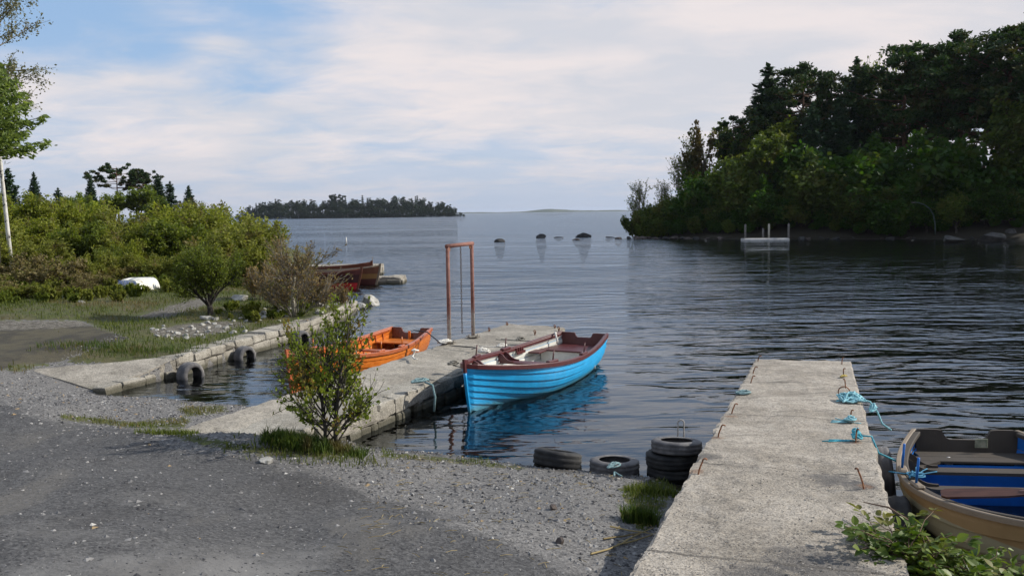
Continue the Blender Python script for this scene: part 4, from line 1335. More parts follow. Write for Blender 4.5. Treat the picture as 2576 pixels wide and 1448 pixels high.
cb.floor(.05, .12, .985, 6).build('floor_boards', paint('grimy_blue_boards', (.012, .04, .10), .7, (.05, .05, .045), .8), b3)
for tt, dr, w_ in ((.40, .16, .20), (.685, .15, .19), (.825, .15, .17)):
    m, zt_ = cb.thwart(tt, dr, w_)
    th_ = fixn(m.build('thwart', P_TIM, b3))
    if tt > .5:
        for sd in (1, -1):
            for dt in (-.025, .02): fixn(cb.knee(tt + dt, zt_, sd, .32, .028).build('knee', P_TIM, th_))
# horseshoe stern seat
zz = .50; m = MB(); xs_ = -cb.L / 2
for k, (x0, x1) in enumerate(((.05, .25), (.25, .42))):
    tt = 1 - (x0 + x1) / 2 / cb.L; m.bbox((xs_ + (x0 + x1) / 2, 0, zz), (x1 - x0 - .004, cb.halfw(tt, zz - .03) * 2, .03), None, .006)
for sd in (1, -1):
    hw = cb.halfw(.82, zz - .03)
    pl = [(xs_ + .424, sd * cb.halfw(.88, zz)), (xs_ + .424, sd * (hw - .42)), (xs_ + .60, sd * (hw - .20)), (xs_ + .74, sd * (hw - .14)), (xs_ + .74, sd * cb.halfw(.80, zz))]
    m.prism(pl if sd < 0 else pl[::-1], zz - .015, zz + .015)
fixn(m.build('stern_seat', P_TIM, b3))
m = MB(); m.box((xs_ + .41, 0, .26), (.02, cb.halfw(.89, .2) * 2, .42)); m.build('seat_front', P_IN, b3)
m = MB(); m.bbox((xs_ + .075, .12, .62), (.012, .13, .10), None, .004); fixn(m.build('outboard_pad', mottled('green_grey_patch', (.16, .17, .11), (.3, .28, .2), 20), b3))
for tt, sd in ((.55, -1), (.55, 1), (.68, -1), (.68, 1)):
    m, pm = cb.kink(tt, sd, .20, .05, .04, .24, .05)
    k_ = fixn(m.build('oar_block', P_TAN, b3)); pm.build('thole_pin', P_IN, k_, True)
put_boat(b3, (4.90, 9.42), (4.46, 5.84), -.055)
# things lying in the cream boat (their own objects)
def inboat(boat_obj, p):
    c = boat_obj.location; a = boat_obj.rotation_euler.z
    v = rotz(a) @ np.array(p, float)
    return (c.x + v[0], c.y + v[1], c.z + v[2]), a
l_, a_ = tuple(onz(2384, 1203, .24)), 0
m = MB(); m.tube([(0, -.035, -.2), (0, -.02, 0), (0, .03, .18)], [.055, .06, .04], 8); m.tube([(0, .03, .17), (0, .05, .22)], [.03, .02], 8)
o = fixn(m.build('plastic_bottle', mottled('crumpled_clear_plastic', (.5, .46, .42), (.8, .76, .72), 14, .3), None, True)); o.location = l_; o.rotation_euler = (0, .1, a_)
tag(o, 'crumpled pale plastic bottle standing in the blue inside of the cream boat', 'bottle')
pa, pb = onz(2366, 1241, .63), onz(2680, 1236, .74); d = pb - pa; ang = math.atan2(d[1], d[0]); Lo = np.linalg.norm(d)
m = MB(); m.prism([(0, -.03), (.04, -.05), (.5, -.048), (.72, -.022), (.72, .022), (.5, .048), (.04, .05), (0, .03)], -.012, .012); m.tube([(.6, 0, 0), (1.2, 0, 0), (Lo + .3, 0, 0)], [.02, .024, .022], 8)
o = fixn(m.build('oar', varnish('red_brown_oar', (.06, .025, .015), (.12, .05, .03)))); o.location = pa; o.rotation_euler = (.5, -math.asin(d[2] / Lo), ang)
tag(o, 'red-brown oar laid inside along the near gunwale of the cream boat', 'oar')
l_ = tuple(onz(2302, 1200, .56)); m = tangle((0, 0, 0), .10, .09, .07, 6, .008)
strands(m, np.array([0, 0, .02]), [(.25, .1, 0), (.2, .2, -.05), (-.2, .12, -.1), (.12, .25, -.1)], .007)
o = m.build('rope_tangle', paint('dark_blue_rope', (.03, .16, .27), .8), None, True); o.location = l_
tag(o, 'blue rope tangled over the gunwale knee inside the cream boat', 'rope')

# ---- boats drawn up at the far jetties
P_MH = hull_two_tone('maroon_hull_red_bottom', (.10, .022, .018), (.05, .012, .012), (.52, .018, .02), .20, .55)
P_GH = hull_two_tone('green_and_brown_hull', (.14, .042, .025), (.02, .085, .055), (.05, .02, .02), .25, .50)
P_OH = hull_two_tone('ochre_and_brown_hull', (.16, .06, .03), (.30, .16, .05), (.10, .03, .025), .2, .42)
def far_boat(label, hullm, trim, inside, stern, bow):
    hb = Boat(5.4, 1.55, .52, .80, .60, tw=.6, draft=.13, ns=18, nk=6)
    o = thing('rowing_boat', label, 'rowing boat', group='boats moored at the far jetties')
    fixn(hb.skin(True).build('hull', hullm, o)); fixn(hb.skin(False, -.014).build('lining', inside, o))
    hb.rail(.012, .06, .06, -.01, n=18).build('gunwale', trim, o); hb.transom(.035).build('transom', trim, o); fixn(hb.stem().build('stem_post', trim, o))
    hb.floor(.05, .12, .98, 4).build('floor_boards', inside, o)
    for tt in (.3, .55):
        m, _z = hb.thwart(tt, .15, .2); fixn(m.build('thwart', trim, o))
    put_boat(o, stern, bow, .06)
    return o
e = onz(908, 727, 0)
far_boat('maroon boat with a red bottom moored behind the bare shrub', P_MH, V_BR, V_BR, (e[0] - 5.2, e[1] + 1.0), (e[0], e[1]))
far_boat('brown boat with an ochre stripe moored between the two far jetties', P_OH, P_TAN, V_BR, (e[0] - 4.9, e[1] + 3.3), (e[0] + .55, e[1] + 2.3))
far_boat('green boat with a brown top strake lying at the farther stone jetty', P_GH, V_BR, V_BR, (e[0] - 5.5, e[1] + 6.1), (e[0] - .35, e[1] + 4.9))
# ------------------------------------------------------------------ trees and shrubs
F = {}
F['pine'] = foliage('pine_needles', (.020, .050, .012), (.048, .086, .018), (.075, .075, .020), .28, .6)
F['spruce'] = foliage('spruce_needles', (.024, .052, .026), (.046, .084, .034), None, .25, .6)
F['spring'] = foliage('spring_green_leaves', (0.110, 0.165, 0.017), (0.213, 0.262, 0.032), (0.159, 0.183, 0.032), .5, .55)
F['green'] = foliage('mid_green_leaves', (0.061, 0.098, 0.015), (0.122, 0.165, 0.027), (0.122, 0.128, 0.027), .48, .55)
F['deep'] = foliage('deep_green_leaves', (.026, .072, .006), (.058, .125, .012), (.07, .095, .014), .48, .55)
F['russet'] = foliage('russet_young_leaves', (.06, .045, .014), (.12, .085, .022), (.05, .06, .015), .35, .55)
F['willow'] = foliage('yellow_green_willow_leaves', (0.168, 0.206, 0.023), (0.303, 0.328, 0.047), (.150, .135, .040), .55, .55, .3, 1.2)
F['scrub'] = foliage('olive_scrub_leaves', (0.148, 0.168, 0.028), (0.252, 0.264, 0.048), (0.218, 0.174, 0.064), .5, .6, .3, 1.0)
F['bramble'] = foliage('brown_bramble_leaves', (.135, .112, .050), (.235, .190, .085), (.16, .175, .034), .4, .7, .3, 2.2)
F['birch'] = foliage('birch_catkins_and_buds', (0.126, 0.133, 0.070), (0.238, 0.224, 0.133), None, .35, .6)
F['larch'] = foliage('larch_sprays', (.115, .165, .045), (.20, .26, .07), None, .55, .6)
F['bush'] = foliage('young_bush_leaves', (0.128, 0.177, 0.020), (0.250, 0.305, 0.041), (0.207, 0.146, 0.037), .5, .45, .1, 2.5)
F['gold'] = foliage('olive_green_shrub_leaves', (0.095, 0.132, 0.017), (0.184, 0.218, 0.031), None, .5, .55, .1, 1.6)
F['dry'] = foliage('dry_reddish_shoots', (.16, .105, .050), (.30, .22, .09), (.15, .16, .034), .4, .6, .1, 2.0)
F['hazy'] = foliage('island_foliage', (.014, .028, .014), (.034, .052, .022), (.05, .048, .028), .15, .7, .5, .12)
B_ = {}
B_['pine'] = mottled('pine_bark', (.06, .035, .022), (.16, .085, .048), 2.5, .9, .03)
B_['dark'] = mottled('dark_bark', (.03, .026, .022), (.075, .065, .052), 3, .9, .03)
B_['grey'] = mottled('grey_twigs', (.12, .105, .085), (.24, .215, .175), 3, .9, .01)
B_['pale'] = mottled('pale_bark', (.34, .31, .24), (.52, .48, .38), 9, .85, .008, spots=((.16, .14, .10), 14, .55, .68))
B_['white'] = mottled('white_birch_bark', (.5, .48, .44), (.68, .66, .61), 5, .8, .005, spots=((.06, .055, .05), 6.0, .58, .64))
B_['brown'] = mottled('red_brown_twigs', (.10, .06, .04), (.2, .135, .09), 6, .9, .004)

def perp(d):
    a = nrm(np.cross(d, RS.normal(0, 1, 3)))
    return a

def grow(mb, p, d, L, r, depth, tips, kids=(3, 5), spread=.75, up=.15, wob=.18, lenf=.68, rf=.6, nseg=4, sides=5, t0=.35, rmin=.006, gather=None):
    p = np.array(p, float); d = nrm(np.array(d, float))
    pts, dirs = [p], [d]
    for i in range(nseg):
        d = nrm(d + RS.normal(0, wob, 3) + np.array([0, 0, up]))
        p = p + d * L / nseg
        pts.append(p); dirs.append(d)
    rad = np.linspace(r, max(r * (.55 if depth > 0 else .35), rmin * .6), nseg + 1)
    mb.tube(pts, np.maximum(rad, rmin), sides if depth > 1 else 3 + (depth > 0), cap=False)
    if depth <= 1 and gather is not None: gather.extend([(q, dd) for q, dd in zip(pts[1:], dirs[1:])])
    if depth == 0:
        tips.append((pts[-1], dirs[-1])); return
    n = random.randint(*kids)
    for k in range(n):
        t = t0 + (1 - t0) * (k + random.random()) / n
        i = min(int(t * nseg), nseg - 1); f = t * nseg - i
        q = pts[i] * (1 - f) + pts[i + 1] * f
        dd = nrm(dirs[i + 1] * math.cos(spread) + perp(dirs[i + 1]) * math.sin(spread) * random.uniform(.7, 1.25))
        grow(mb, q, dd, L * lenf * random.uniform(.75, 1.15), max(rad[i] * rf, rmin), depth - 1, tips, kids, spread, up, wob, lenf, rf, max(2, nseg - 1), sides, t0 * .8, rmin, gather)
    grow(mb, pts[-1], dirs[-1], L * lenf, max(rad[-1], rmin), depth - 1, tips, kids, spread, up, wob, lenf, rf, max(2, nseg - 1), sides, t0 * .8, rmin, gather)

def ball(n, r, flat=1.0, shell=.5):
    v = nrm(RS.normal(0, 1, (n, 3)))
    rr = (shell + (1 - shell) * RS.random(n)) if shell < 1 else np.ones(n)
    return v * rr[:, None] * r * [1, 1, flat]

def scots_pine(label='scots pine', H=18.0, crown0=.40, spread=.30, leaf=.21, mat='pine', seed=0, n_l=14, tufts=120):
    def mk():
        RS_state = None
        t = thing('pine_tree', label, 'pine tree')
        tr = MB(); lf = MB()
        bend = RS.normal(0, .35, 2)
        hs = np.linspace(0, .95, 9)
        tp = np.stack([bend[0] * np.sin(hs * 2.2) * 1.2, bend[1] * np.sin(hs * 2.7) * 1.2, hs * H], -1)
        tr.tube(tp, np.linspace(.30, .07, 9) * H / 18, 8)
        hc, rv = (crown0 + 1) / 2 * H, (1 - crown0) / 2 * H
        lop = RS.normal(0, .14, 2) * spread * H
        for k in range(n_l * 2):
            v = 1 - 1.55 * (k + .5) / (n_l * 2)                     # from the top of the dome down
            a = k * 2.4 + random.uniform(-.5, .5); hr = math.sqrt(max(0, 1 - v * v)) ** .8
            sc_ = random.uniform(.62, 1.08)
            c = np.array([math.cos(a) * hr * spread * H * sc_ + lop[0], math.sin(a) * hr * spread * H * sc_ + lop[1], hc + v * rv * random.uniform(.82, 1.0)])
            h0 = np.clip((c[2] - .30 * np.hypot(c[0], c[1])) / H, crown0 * .85, .93)
            o = np.array([np.interp(h0, hs, tp[:, i]) for i in range(3)])
            ks = np.linspace(0, 1, 6)[:, None]
            br = o + (c - o) * ks + np.array([0, 0, -.10]) * np.linalg.norm(c - o) * np.sin(ks * np.pi) + RS.normal(0, .03, (6, 3)) * np.linalg.norm(c - o) * ks
            tr.tube(br, np.linspace(.10, .03, 6) * H / 18, 5, cap=False)
            for j in range(random.randint(2, 4)):
                c2 = br[-1 - min(j, 2)] + RS.normal(0, .30, 3) * [1.8, 1.8, .8] * H / 18 * (j > 0)
                R_ = random.uniform(.5, .98) * H / 18
                if j: tr.tube([br[-2 - min(j, 2)], c2], [.035, .02], 4, cap=False)
                q = ball(tufts, R_ * 1.15, .5, .35); q[:, 2] += np.abs(RS.normal(0, .12, tufts))
                lf.leaves(c2 + q, leaf * H / 18, 1.9, nrm(q + [0, 0, .5]), .35)
        tr.build('trunk', B_['pine'], t, True); lf.build('crown', F[mat], t)
        return t
    return Kind(mk)

def spruce(label='spruce', H=15.0, wid=.19, mat='spruce', levels=40, base=.12, droop=.25, leaf=.27):
    def mk():
        t = thing('spruce_tree', label, 'spruce tree')
        tr = MB(); lf = MB()
        tr.tube([(0, 0, 0), (.05, 0, H * .5), (0, 0.05, H)], [H * .016, H * .009, .02], 7)
        for k in range(levels):
            h = base + (1 - base) * (k + random.uniform(-.5, .5)) / levels
            if h > .985: h = .985
            Lb = H * wid * (1 - h) ** .8 + H * .012
            n = 7 if h < .7 else 5
            for j in range(n):
                a = 2 * math.pi * (j + random.random() * .7) / n + k
                l = Lb * random.uniform(.55, 1.25)
                ks = np.linspace(0, 1, 5)
                br = np.array([0, 0, h * H]) + np.stack([np.cos(a) * ks * l, np.sin(a) * ks * l, (-droop * ks + (droop * .75 + .25 * h) * ks ** 2) * l], -1)
                tr.tube(br, np.linspace(.03, .01, 5), 3, cap=False)
                m_ = max(6, int(l / .28) * 6)
                s = RS.uniform(.12, 1.05, m_)
                P = np.stack([np.interp(s, ks, br[:, i]) for i in range(3)], -1)
                side = np.array([-math.sin(a), math.cos(a), 0])
                P += side * (RS.normal(0, .16, m_) * l * (1.1 - s))[:, None] + [0, 0, -.06] + RS.normal(0, .14, (m_, 1)) * [0, 0, 1]
                dirs = np.array([math.cos(a), math.sin(a), -.15]) + side * RS.normal(0, .7, m_)[:, None]
                lf.leaves(P, leaf * H / 15, 2.2, dirs, 1.0)
        tr.build('trunk', B_['dark'], t, True); lf.build('crown', F[mat], t)
        return t
    return Kind(mk)

def broadleaf(label='broadleaf', H=11.0, mat='green', kids=(3, 4), depth=3, leaf=.225, per=20, clump=.62, bark='dark', spread=.7, name='broadleaf_tree', up=.12, lean=0., cat='broadleaf tree', trunkf=.34, lenf=.66):
    def mk():
        t = thing(name, label, cat)
        tr = MB(); lf = MB(); tips, g = [], []
        grow(tr, (0, 0, -.2), (lean, 0, 1), H * trunkf, H * .017, depth, tips, kids, spread, up, .16, lenf, .62, 4, 6, .4, .012, g)
        pts = np.array([q for q, d in g])
        n = int(len(tips) * per)
        idx = RS.integers(0, len(pts), n)
        P = pts[idx] + ball(n, clump * H / 11, .8, .2)
        P = P[P[:, 2] > .06 * H]
        lf.leaves(P, leaf * H / 11, 1.5, None, .55)
        tr.build('trunk', B_[bark], t, True); lf.build('crown', F[mat], t)
        return t
    return Kind(mk)

def shrub(label='shrub', H=2.8, mat='willow', stems=9, depth=2, per=16, leaf=.075, clump=.16, bark='brown', spread=.45, name='shrub', cat='shrub', fan=.5, kids=(3, 5), up=.2, asp=1.8, rmin=.006, lenf=.62, r0=.018):
    def mk():
        t = thing(name, label, cat)
        tr = MB(); lf = MB(); tips, g = [], []
        for k in range(stems):
            a = 2 * math.pi * k / stems + random.random()
            o = np.array([math.cos(a), math.sin(a), 0]) * random.uniform(0, .12) * H
            grow(tr, o - [0, 0, .08], (math.cos(a) * fan * random.random() * 1.3, math.sin(a) * fan * random.random() * 1.3, 1), H * .42 * random.uniform(.75, 1.1), r0, depth, tips, kids, spread, up, .14, lenf, .7, 4, 4, .3, rmin, g)
        pts = np.array([q for q, d in g]); dd = np.array([d for q, d in g])
        n = int(len(tips) * per); idx = RS.integers(0, len(pts), n)
        P = pts[idx] + ball(n, clump * H / 2.8, 1.0, .1)
        if per: lf.leaves(P, leaf, asp, dd[idx], .3)
        tr.build('stems', B_[bark], t, True)
        if per: lf.build('leaves', F[mat], t)
        return t
    return Kind(mk)

def base_at(px, y, z=None):
    """where a thing stands: column px of the photo's ground at distance y"""
    p = aty(px, 560, y)
    x = p[0]
    return (x, y, (gz(x, y) if z is None else z) - .03)

def htop(px, py, y, base):
    return aty(px, py, y)[2] - base[2]

# ---- the wood on the right shore
PA, PB, PC = scots_pine(), scots_pine(crown0=.34, spread=.33, n_l=17), scots_pine(crown0=.48, spread=.28, n_l=13)
SA, SB = spruce(), spruce(wid=.24, levels=34, droop=.15)
BG, BD, BS, BR = broadleaf(mat='green', per=62), broadleaf(mat='deep', per=62), broadleaf(mat='spring', per=62), broadleaf(mat='russet', per=32, clump=.5)
BG2 = broadleaf(mat='green', per=70, trunkf=.15, lenf=.86, clump=.8); BD2 = broadleaf(mat='deep', per=70, trunkf=.14, lenf=.88, clump=.8)
BTREE = broadleaf(mat='gold', per=3.0, depth=4, leaf=.16, clump=.2, bark='grey', spread=.55, name='bare_tree', cat='bare tree', up=.16)
UND = shrub('undergrowth', 3.4, 'deep', 8, 2, 52, .17, .35, 'dark', .6, 'waterside_shrub', 'shrub', .6, rmin=.012)
UNG = shrub('undergrowth', 3.4, 'green', 8, 2, 50, .17, .35, 'dark', .6, 'waterside_shrub', 'shrub', .6, rmin=.012)
WG = 'trees of the wood on the right shore'
def tree(kind, px, top, y, Hn, label, grp=WG, wide=1.0, rz=None):
    b = base_at(px, y)
    s = htop(px, top, y, b) / kind.height()
    return kind.put(b, random.uniform(0, 6.28) if rz is None else rz, (s * wide, s * wide, s), label, grp)
# skyline, from the point on the left towards the frame edge
tree(BTREE, 1612, 452, 103, 11, 'bare grey twiggy tree at the very tip of the wooded point')
tree(BTREE, 1668, 452, 104, 11.5, 'bare tree behind the low bushes near the tip of the wooded point')
tree(BTREE, 1722, 384, 104, 11.5, 'tall bare tree to the left of the russet-leaved tree')
tree(BTREE, 1762, 330, 107, 11.5, 'leafless tree rising behind the russet-leaved tree')
tree(BR, 1788, 308, 102, 11.5, 'russet young-leaved tree standing out at the left shoulder of the wood', wide=.62)
tree(PC, 1832, 292, 108, 17.6, 'small dark pine peeking out left of the bright spring-green tree')
tree(BS, 1880, 286, 106, 10.5, 'bright spring-green tree below the leftmost tall pines', wide=1.15)
tree(BG, 1930, 335, 95.5, 10.5, 'rounded green tree above the white pontoon', wide=1.1)
tree(SA, 1930, 172, 110, 15, 'dark spruce with ragged left edge beside the flat-topped pine', wide=1.5)
tree(PB, 2003, 164, 107, 17.4, 'flat-topped pine at the left end of the high canopy', wide=.95)
tree(PA, 2070, 172, 110, 17.4, 'open pine with sky showing under its crown, left of the lone spruce top', wide=.9)
tree(SB, 2148, 152, 110, 15, 'lone spruce top standing clear in the dip of the canopy', wide=.95)
tree(BTREE, 2195, 142, 113, 11.5, 'bare-topped tree right of the lone spruce top', wide=.6)
tree(BTREE, 2240, 150, 115, 11.5, 'bare twigs showing against the sky left of the tall pines', wide=.6)
tree(PB, 2272, 122, 106, 17.4, 'big dark pine starting the high right part of the canopy', wide=1.15)
tree(PA, 2350, 104, 104, 17.4, 'broad dark pine with limbs spread in the middle of the high canopy', wide=1.2)
tree(PB, 2428, 80, 103, 17.4, 'very tall dark pine second from the right edge', wide=1.1)
tree(PC, 2515, 76, 101, 17.4, 'tall pine with dense top close to the right edge', wide=1.25)
tree(SA, 2575, 12, 104, 15, 'highest spruce tip cut by the right edge of the picture', wide=.8)
for px, top, y in [(2720, 40, 95), (2800, 60, 90), (2760, 40, 84), (2880, 80, 86), (2830, 60, 78), (2920, 80, 76)]:  # pines added out of view to shade the shore and darken the wood
    tree(random.choice([PA, PB]), px, top, y, 17.4, 'tall dark pine of the wood, added unseen beyond the right edge to shade the shore', WG + ' (added, unseen)', wide=1.3)
tree(PA, 2640, 60, 98, 17.4, 'tall pine mostly outside the right edge of the picture', wide=1.2)
tree(SB, 2040, 262, 100, 15, 'nearly black spruce in front of the flat-topped pine', wide=1.0)
tree(SA, 2105, 250, 103, 15, 'nearly black spruce below the lone spruce top', wide=1.2)
LBL = {'d': 'deep green broadleaf tree packed inside the dark wood on the right shore', 'g': 'mid-green broadleaf tree packed along the waterside of the dark wood', 'p': 'dark pine filling the inner canopy of the right wood'}
for kind, px, top, y, Hn, lb, wd in [(BD, 1985, 372, 97, 10.5, 'd', 1.1), (BG2, 2060, 400, 92.5, 10.5, 'g', 1.1), (BD2, 2120, 372, 96, 10.5, 'd', 1.1), (BD, 2185, 340, 97, 10.5, 'd', 1.1), (BG2, 2150, 470, 89.5, 10.5, 'g', 1.1),
        (BD2, 2250, 365, 92, 10.5, 'd', 1.1), (BG, 2235, 470, 87.5, 10.5, 'g', 1.1), (BD, 2320, 330, 92, 10.5, 'd', 1.15), (BD2, 2395, 380, 88, 10.5, 'd', 1.1), (BD, 2330, 430, 86.5, 10.5, 'd', 1.1), (BD2, 2460, 340, 89, 10.5, 'd', 1.1), (BG, 2545, 240, 90, 10.5, 'g', .95),
        (BD, 2490, 450, 85, 10.5, 'd', 1.1), (BD2, 2590, 400, 85, 10.5, 'd', 1.2), (BG2, 1850, 400, 97, 10.5, 'g', .95), (BD2, 1800, 430, 99, 10.5, 'd', .9), (BG2, 2405, 480, 84.8, 10.5, 'g', 1.0), (BD, 2650, 360, 86, 10.5, 'd', 1.2),
        (BD, 1905, 440, 94.5, 10.5, 'd', 1.0), (BD2, 2010, 470, 93, 10.5, 'd', 1.05),
        (BG2, 1860, 470, 95.5, 10.5, 'g', 1.2), (BD2, 1920, 480, 94.5, 10.5, 'd', 1.2), (BG2, 1985, 478, 93.6, 10.5, 'g', 1.2), (BD, 2045, 482, 92.6, 10.5, 'd', 1.25), (BD2, 2095, 480, 91, 10.5, 'd', 1.25), (BG2, 2185, 485, 89, 10.5, 'g', 1.2), (BD2, 2240, 490, 88, 10.5, 'd', 1.25), (BD, 2290, 485, 87.2, 10.5, 'd', 1.25), (BD2, 2350, 488, 86.6, 10.5, 'd', 1.25), (BD, 2425, 490, 86, 10.5, 'd', 1.2), (BD2, 2480, 480, 85.6, 10.5, 'd', 1.2), (BG2, 2555, 470, 84.6, 10.5, 'g', 1.2),
        (BD, 1740, 470, 100, 10.5, 'd', 1.1), (BG2, 1690, 495, 101.5, 10.5, 'g', 1.1), (BD2, 2160, 420, 93, 10.5, 'd', 1.2), (BD, 2270, 420, 91, 10.5, 'd', 1.2), (BD2, 2370, 440, 89.5, 10.5, 'd', 1.2),
        (PB, 2120, 330, 116, 17.4, 'p', 1.1), (PA, 2310, 210, 112, 17.4, 'p', 1.0), (PB, 2470, 180, 111, 17.4, 'p', 1.0), (PA, 2560, 170, 110, 17.4, 'p', 1.1)]:
    tree(kind, px, top, y, Hn, LBL[lb], WG + ' (' + {'d': 'deep green', 'g': 'mid green', 'p': 'inner pines'}[lb] + ')', wide=wd)
for px, top, y, k in [(1605, 535, 101, UNG), (1640, 520, 101.5, UNG), (1680, 505, 101, UNG), (1725, 500, 99.5, UND), (1770, 500, 98, UND), (1815, 515, 96, UNG), (1855, 520, 94.5, UND), (1910, 530, 94.6, UND), (1965, 530, 94.5, UND),
                      (2020, 530, 93.5, UNG), (2080, 520, 91.5, UND), (2140, 530, 90, UND), (2200, 520, 88.5, UND), (2260, 530, 87, UND), (2400, 500, 87.5, UND), (2450, 510, 86.5, UND), (2520, 500, 85.5, UND), (2570, 510, 84.5, UND), (2330, 520, 87.5, UND),
      (1620, 545, 99.5, UNG), (1660, 548, 99.3, UNG), (1705, 545, 98.2, UND), (1750, 545, 96.5, UNG), (1795, 550, 95.2, UND), (1835, 552, 94, UNG), (1880, 556, 93.4, UND), (1930, 552, 93.4, UNG), (1990, 556, 93.2, UND), (2050, 556, 91.6, UND), (2100, 552, 90.2, UNG), (2160, 556, 88.6, UND), (2215, 552, 87.4, UND), (2260, 556, 86.2, UND), (2370, 548, 85.6, UND), (2430, 540, 85.6, UND), (2500, 545, 84.6, UND), (2560, 550, 83.6, UND)]:
    tree(k, px, top, y, 3.6, 'dark leafy shrub at the waterside foot of the right wood' if k is UND else 'greener leafy shrub overhanging the waterside of the right wood', 'waterside shrubs of the right wood (%s)' % ('dark' if k is UND else 'green'), wide=1.25)

# ---- wooded island
def small_tree(H, mat, form):
    def mk():
        m = MB(); lf = []
        m.tube([(0, 0, 0), (0, 0, H * .8)], [H * .018, H * .006], 5, mi=1)
        if form == 'pine':
            for k in range(9):
                a = k * 2.4; r = H * .17 * random.uniform(.4, 1.2); z = H * (.55 + .42 * k / 9)
                c = np.array([math.cos(a) * r, math.sin(a) * r, z]); m.leaves(c + ball(40, H * .11, .5, .3), H * .05, 1.5)
                m.tube([(0, 0, z - H * .06), c], [H * .008, .03], 3, mi=1, cap=False)
        elif form == 'round':
            for k in range(15):
                c = ball(1, H * .24, 1.75, .3)[0] + [0, 0, H * .44]; m.leaves(c + ball(42, H * .16, .9, .3), H * .055, 1.4)
        else:
            for k in range(9):
                z = H * (.14 + .84 * k / 9); r = H * .17 * (1 - z / H) + .2
                q = ball(46, r, .5, .3) + [0, 0, z]; m.leaves(q, H * .045, 1.7)
        o = m.build('tree', [F[mat], B_['dark']]); return tag(o, 'tree', 'tree')
    return Kind(mk)
IT = [small_tree(17, 'hazy', 'pine'), small_tree(17, 'hazy', 'pine'), small_tree(16, 'hazy', 'round'), small_tree(15, 'hazy', 'round'), small_tree(17, 'hazy', 'spire')]
ILAB = ['dark spreading pine among the trees packed on the distant island', 'dark narrow-crowned pine among the trees packed on the distant island', 'rounded broadleaf tree among the trees packed on the distant island', 'low rounded tree among the trees packed on the distant island', 'pointed conifer among the trees packed on the distant island']
sky_ = [(604, 528), (630, 516), (655, 510), (680, 504), (715, 504), (730, 498), (765, 502), (800, 505), (828, 505), (833, 494), (845, 489), (870, 496), (920, 496), (950, 497), (1000, 495), (1050, 498), (1100, 504), (1130, 506), (1143, 520), (1168, 541)]
def skyl(px): return np.interp(px, [a for a, b in sky_], [b for a, b in sky_])
for row, (y, step, f) in enumerate(((738, 8, .50), (752, 11, .85), (770, 11, 1.0), (792, 13, 1.0))):
    px = 604 + row * 4
    while px < 1160:
        k = random.choice([0, 1, 2, 2, 3, 4] if row else [2, 3, 3, 2])
        top = skyl(px) + random.uniform(-5, 16)
        base = 551 - (px - 600) / 570 * 6
        top = base + (top - base) * f * random.uniform(.9, 1.05)
        b = aty(px, base, y); z = max(gz(b[0], y) - .3, .2); Hn = (17, 17, 16, 15, 17)[k]
        s = (aty(px, top, y)[2] - z) / IT[k].height()
        if s > .12:
            IT[k].put((b[0], y, z), random.uniform(0, 6), (s * .9, s * .9, s), ILAB[k], 'trees of the distant island (%s)' % ['spreading pines', 'narrow pines', 'rounded', 'low rounded', 'pointed'][k])
        px += step * random.uniform(.7, 1.3)
px = 600
while px < 1168:
    base = 551 - (px - 600) / 570 * 6; b = aty(px, base, 736.5); top = base - random.uniform(8, 17)
    s = (aty(px, top, 736.5)[2] - .2) / IT[3].height()
    IT[3].put((b[0], 736.5, -.4), px, (s * 2.0, s * 1.6, s), 'low bushy tree on the front shore of the distant island', 'trees of the distant island (shore bushes)')
    px += random.uniform(5, 9)
for px, top in [(545, 532), (560, 537), (578, 536)]:
    b = aty(px, 546, 330); IT[0].put((b[0], 330, .3), px, (aty(px, top, 330)[2] - .3) / 17, 'small far pine on the spit between the left bank and the island', 'far pines on the spit')

# ---- far trees behind the left bank
LG = 'far trees behind the left bank'
P1 = scots_pine(crown0=.6, spread=.42, n_l=11, tufts=120, leaf=.26)
tree(P1, 300, 412, 130, 17.4, 'wide umbrella-shaped pine crowning the far trees on the left', LG, 1.05)
tree(P1, 358, 428, 132, 17.4, 'second umbrella pine, lower and right of the widest one on the left', LG, .9)
tree(SA, 92, 436, 115, 15, 'lone dark spruce left of the far pines, nearest the white birch', LG, 1.0)
tree(SB, 150, 474, 110, 15, 'low dark broad conifer right of the lone spruce on the left', LG, 1.2)
tree(SA, 232, 446, 122, 15, 'slim spruce just left of the umbrella pine', LG, 1.1)
tree(SA, 402, 440, 126, 15, 'dark spruce directly right of the umbrella pines', LG, 1.3)
tree(SB, 432, 458, 124, 15, 'shorter dark spruce in the pair right of the umbrella pines', LG, 1.2)
tree(SA, 478, 468, 128, 15, 'small lone spruce at the right end of the far left trees', LG, 1.2)
tree(BS, 345, 466, 118, 10.5, 'lime-green leafy tree under the umbrella pines', LG, 1.1)
tree(BS, 272, 482, 116, 10.5, 'pale green leafy tree left of the lime-green one', LG, 1.15)
tree(BS, 225, 485, 95, 10.5, 'bright feathery tree below the slim spruce', LG, .9)
tree(BG, 400, 492, 112, 10.5, 'green leafy tree below the pair of spruces', LG, 1.2)
tree(BR, 450, 498, 112, 10.5, 'brownish leafy tree right of the pair of spruces', LG, 1.2)
tree(BTREE, 505, 506, 118, 11.5, 'pale bare tree at the far shore edge on the left', LG, 1.1)
tree(BTREE, 535, 514, 122, 11.5, 'last bare tree before the open water on the left', LG, 1.1)
tree(BTREE, 470, 500, 110, 11.5, 'bare tree mixed with the brownish leafy tree on the left', LG, 1.2)
for px, top, y in [(20, 480, 60), (75, 488, 64), (130, 496, 70), (190, 500, 74)]:
    tree(BG if px % 2 else BS, px, top, y, 10.5, 'mid-distance leafy tree %s' % {20: 'at the foot of the white birch', 75: 'right of the white birch', 130: 'below the low dark conifer', 190: 'left of the bright feathery tree'}[px], LG, 1.2)
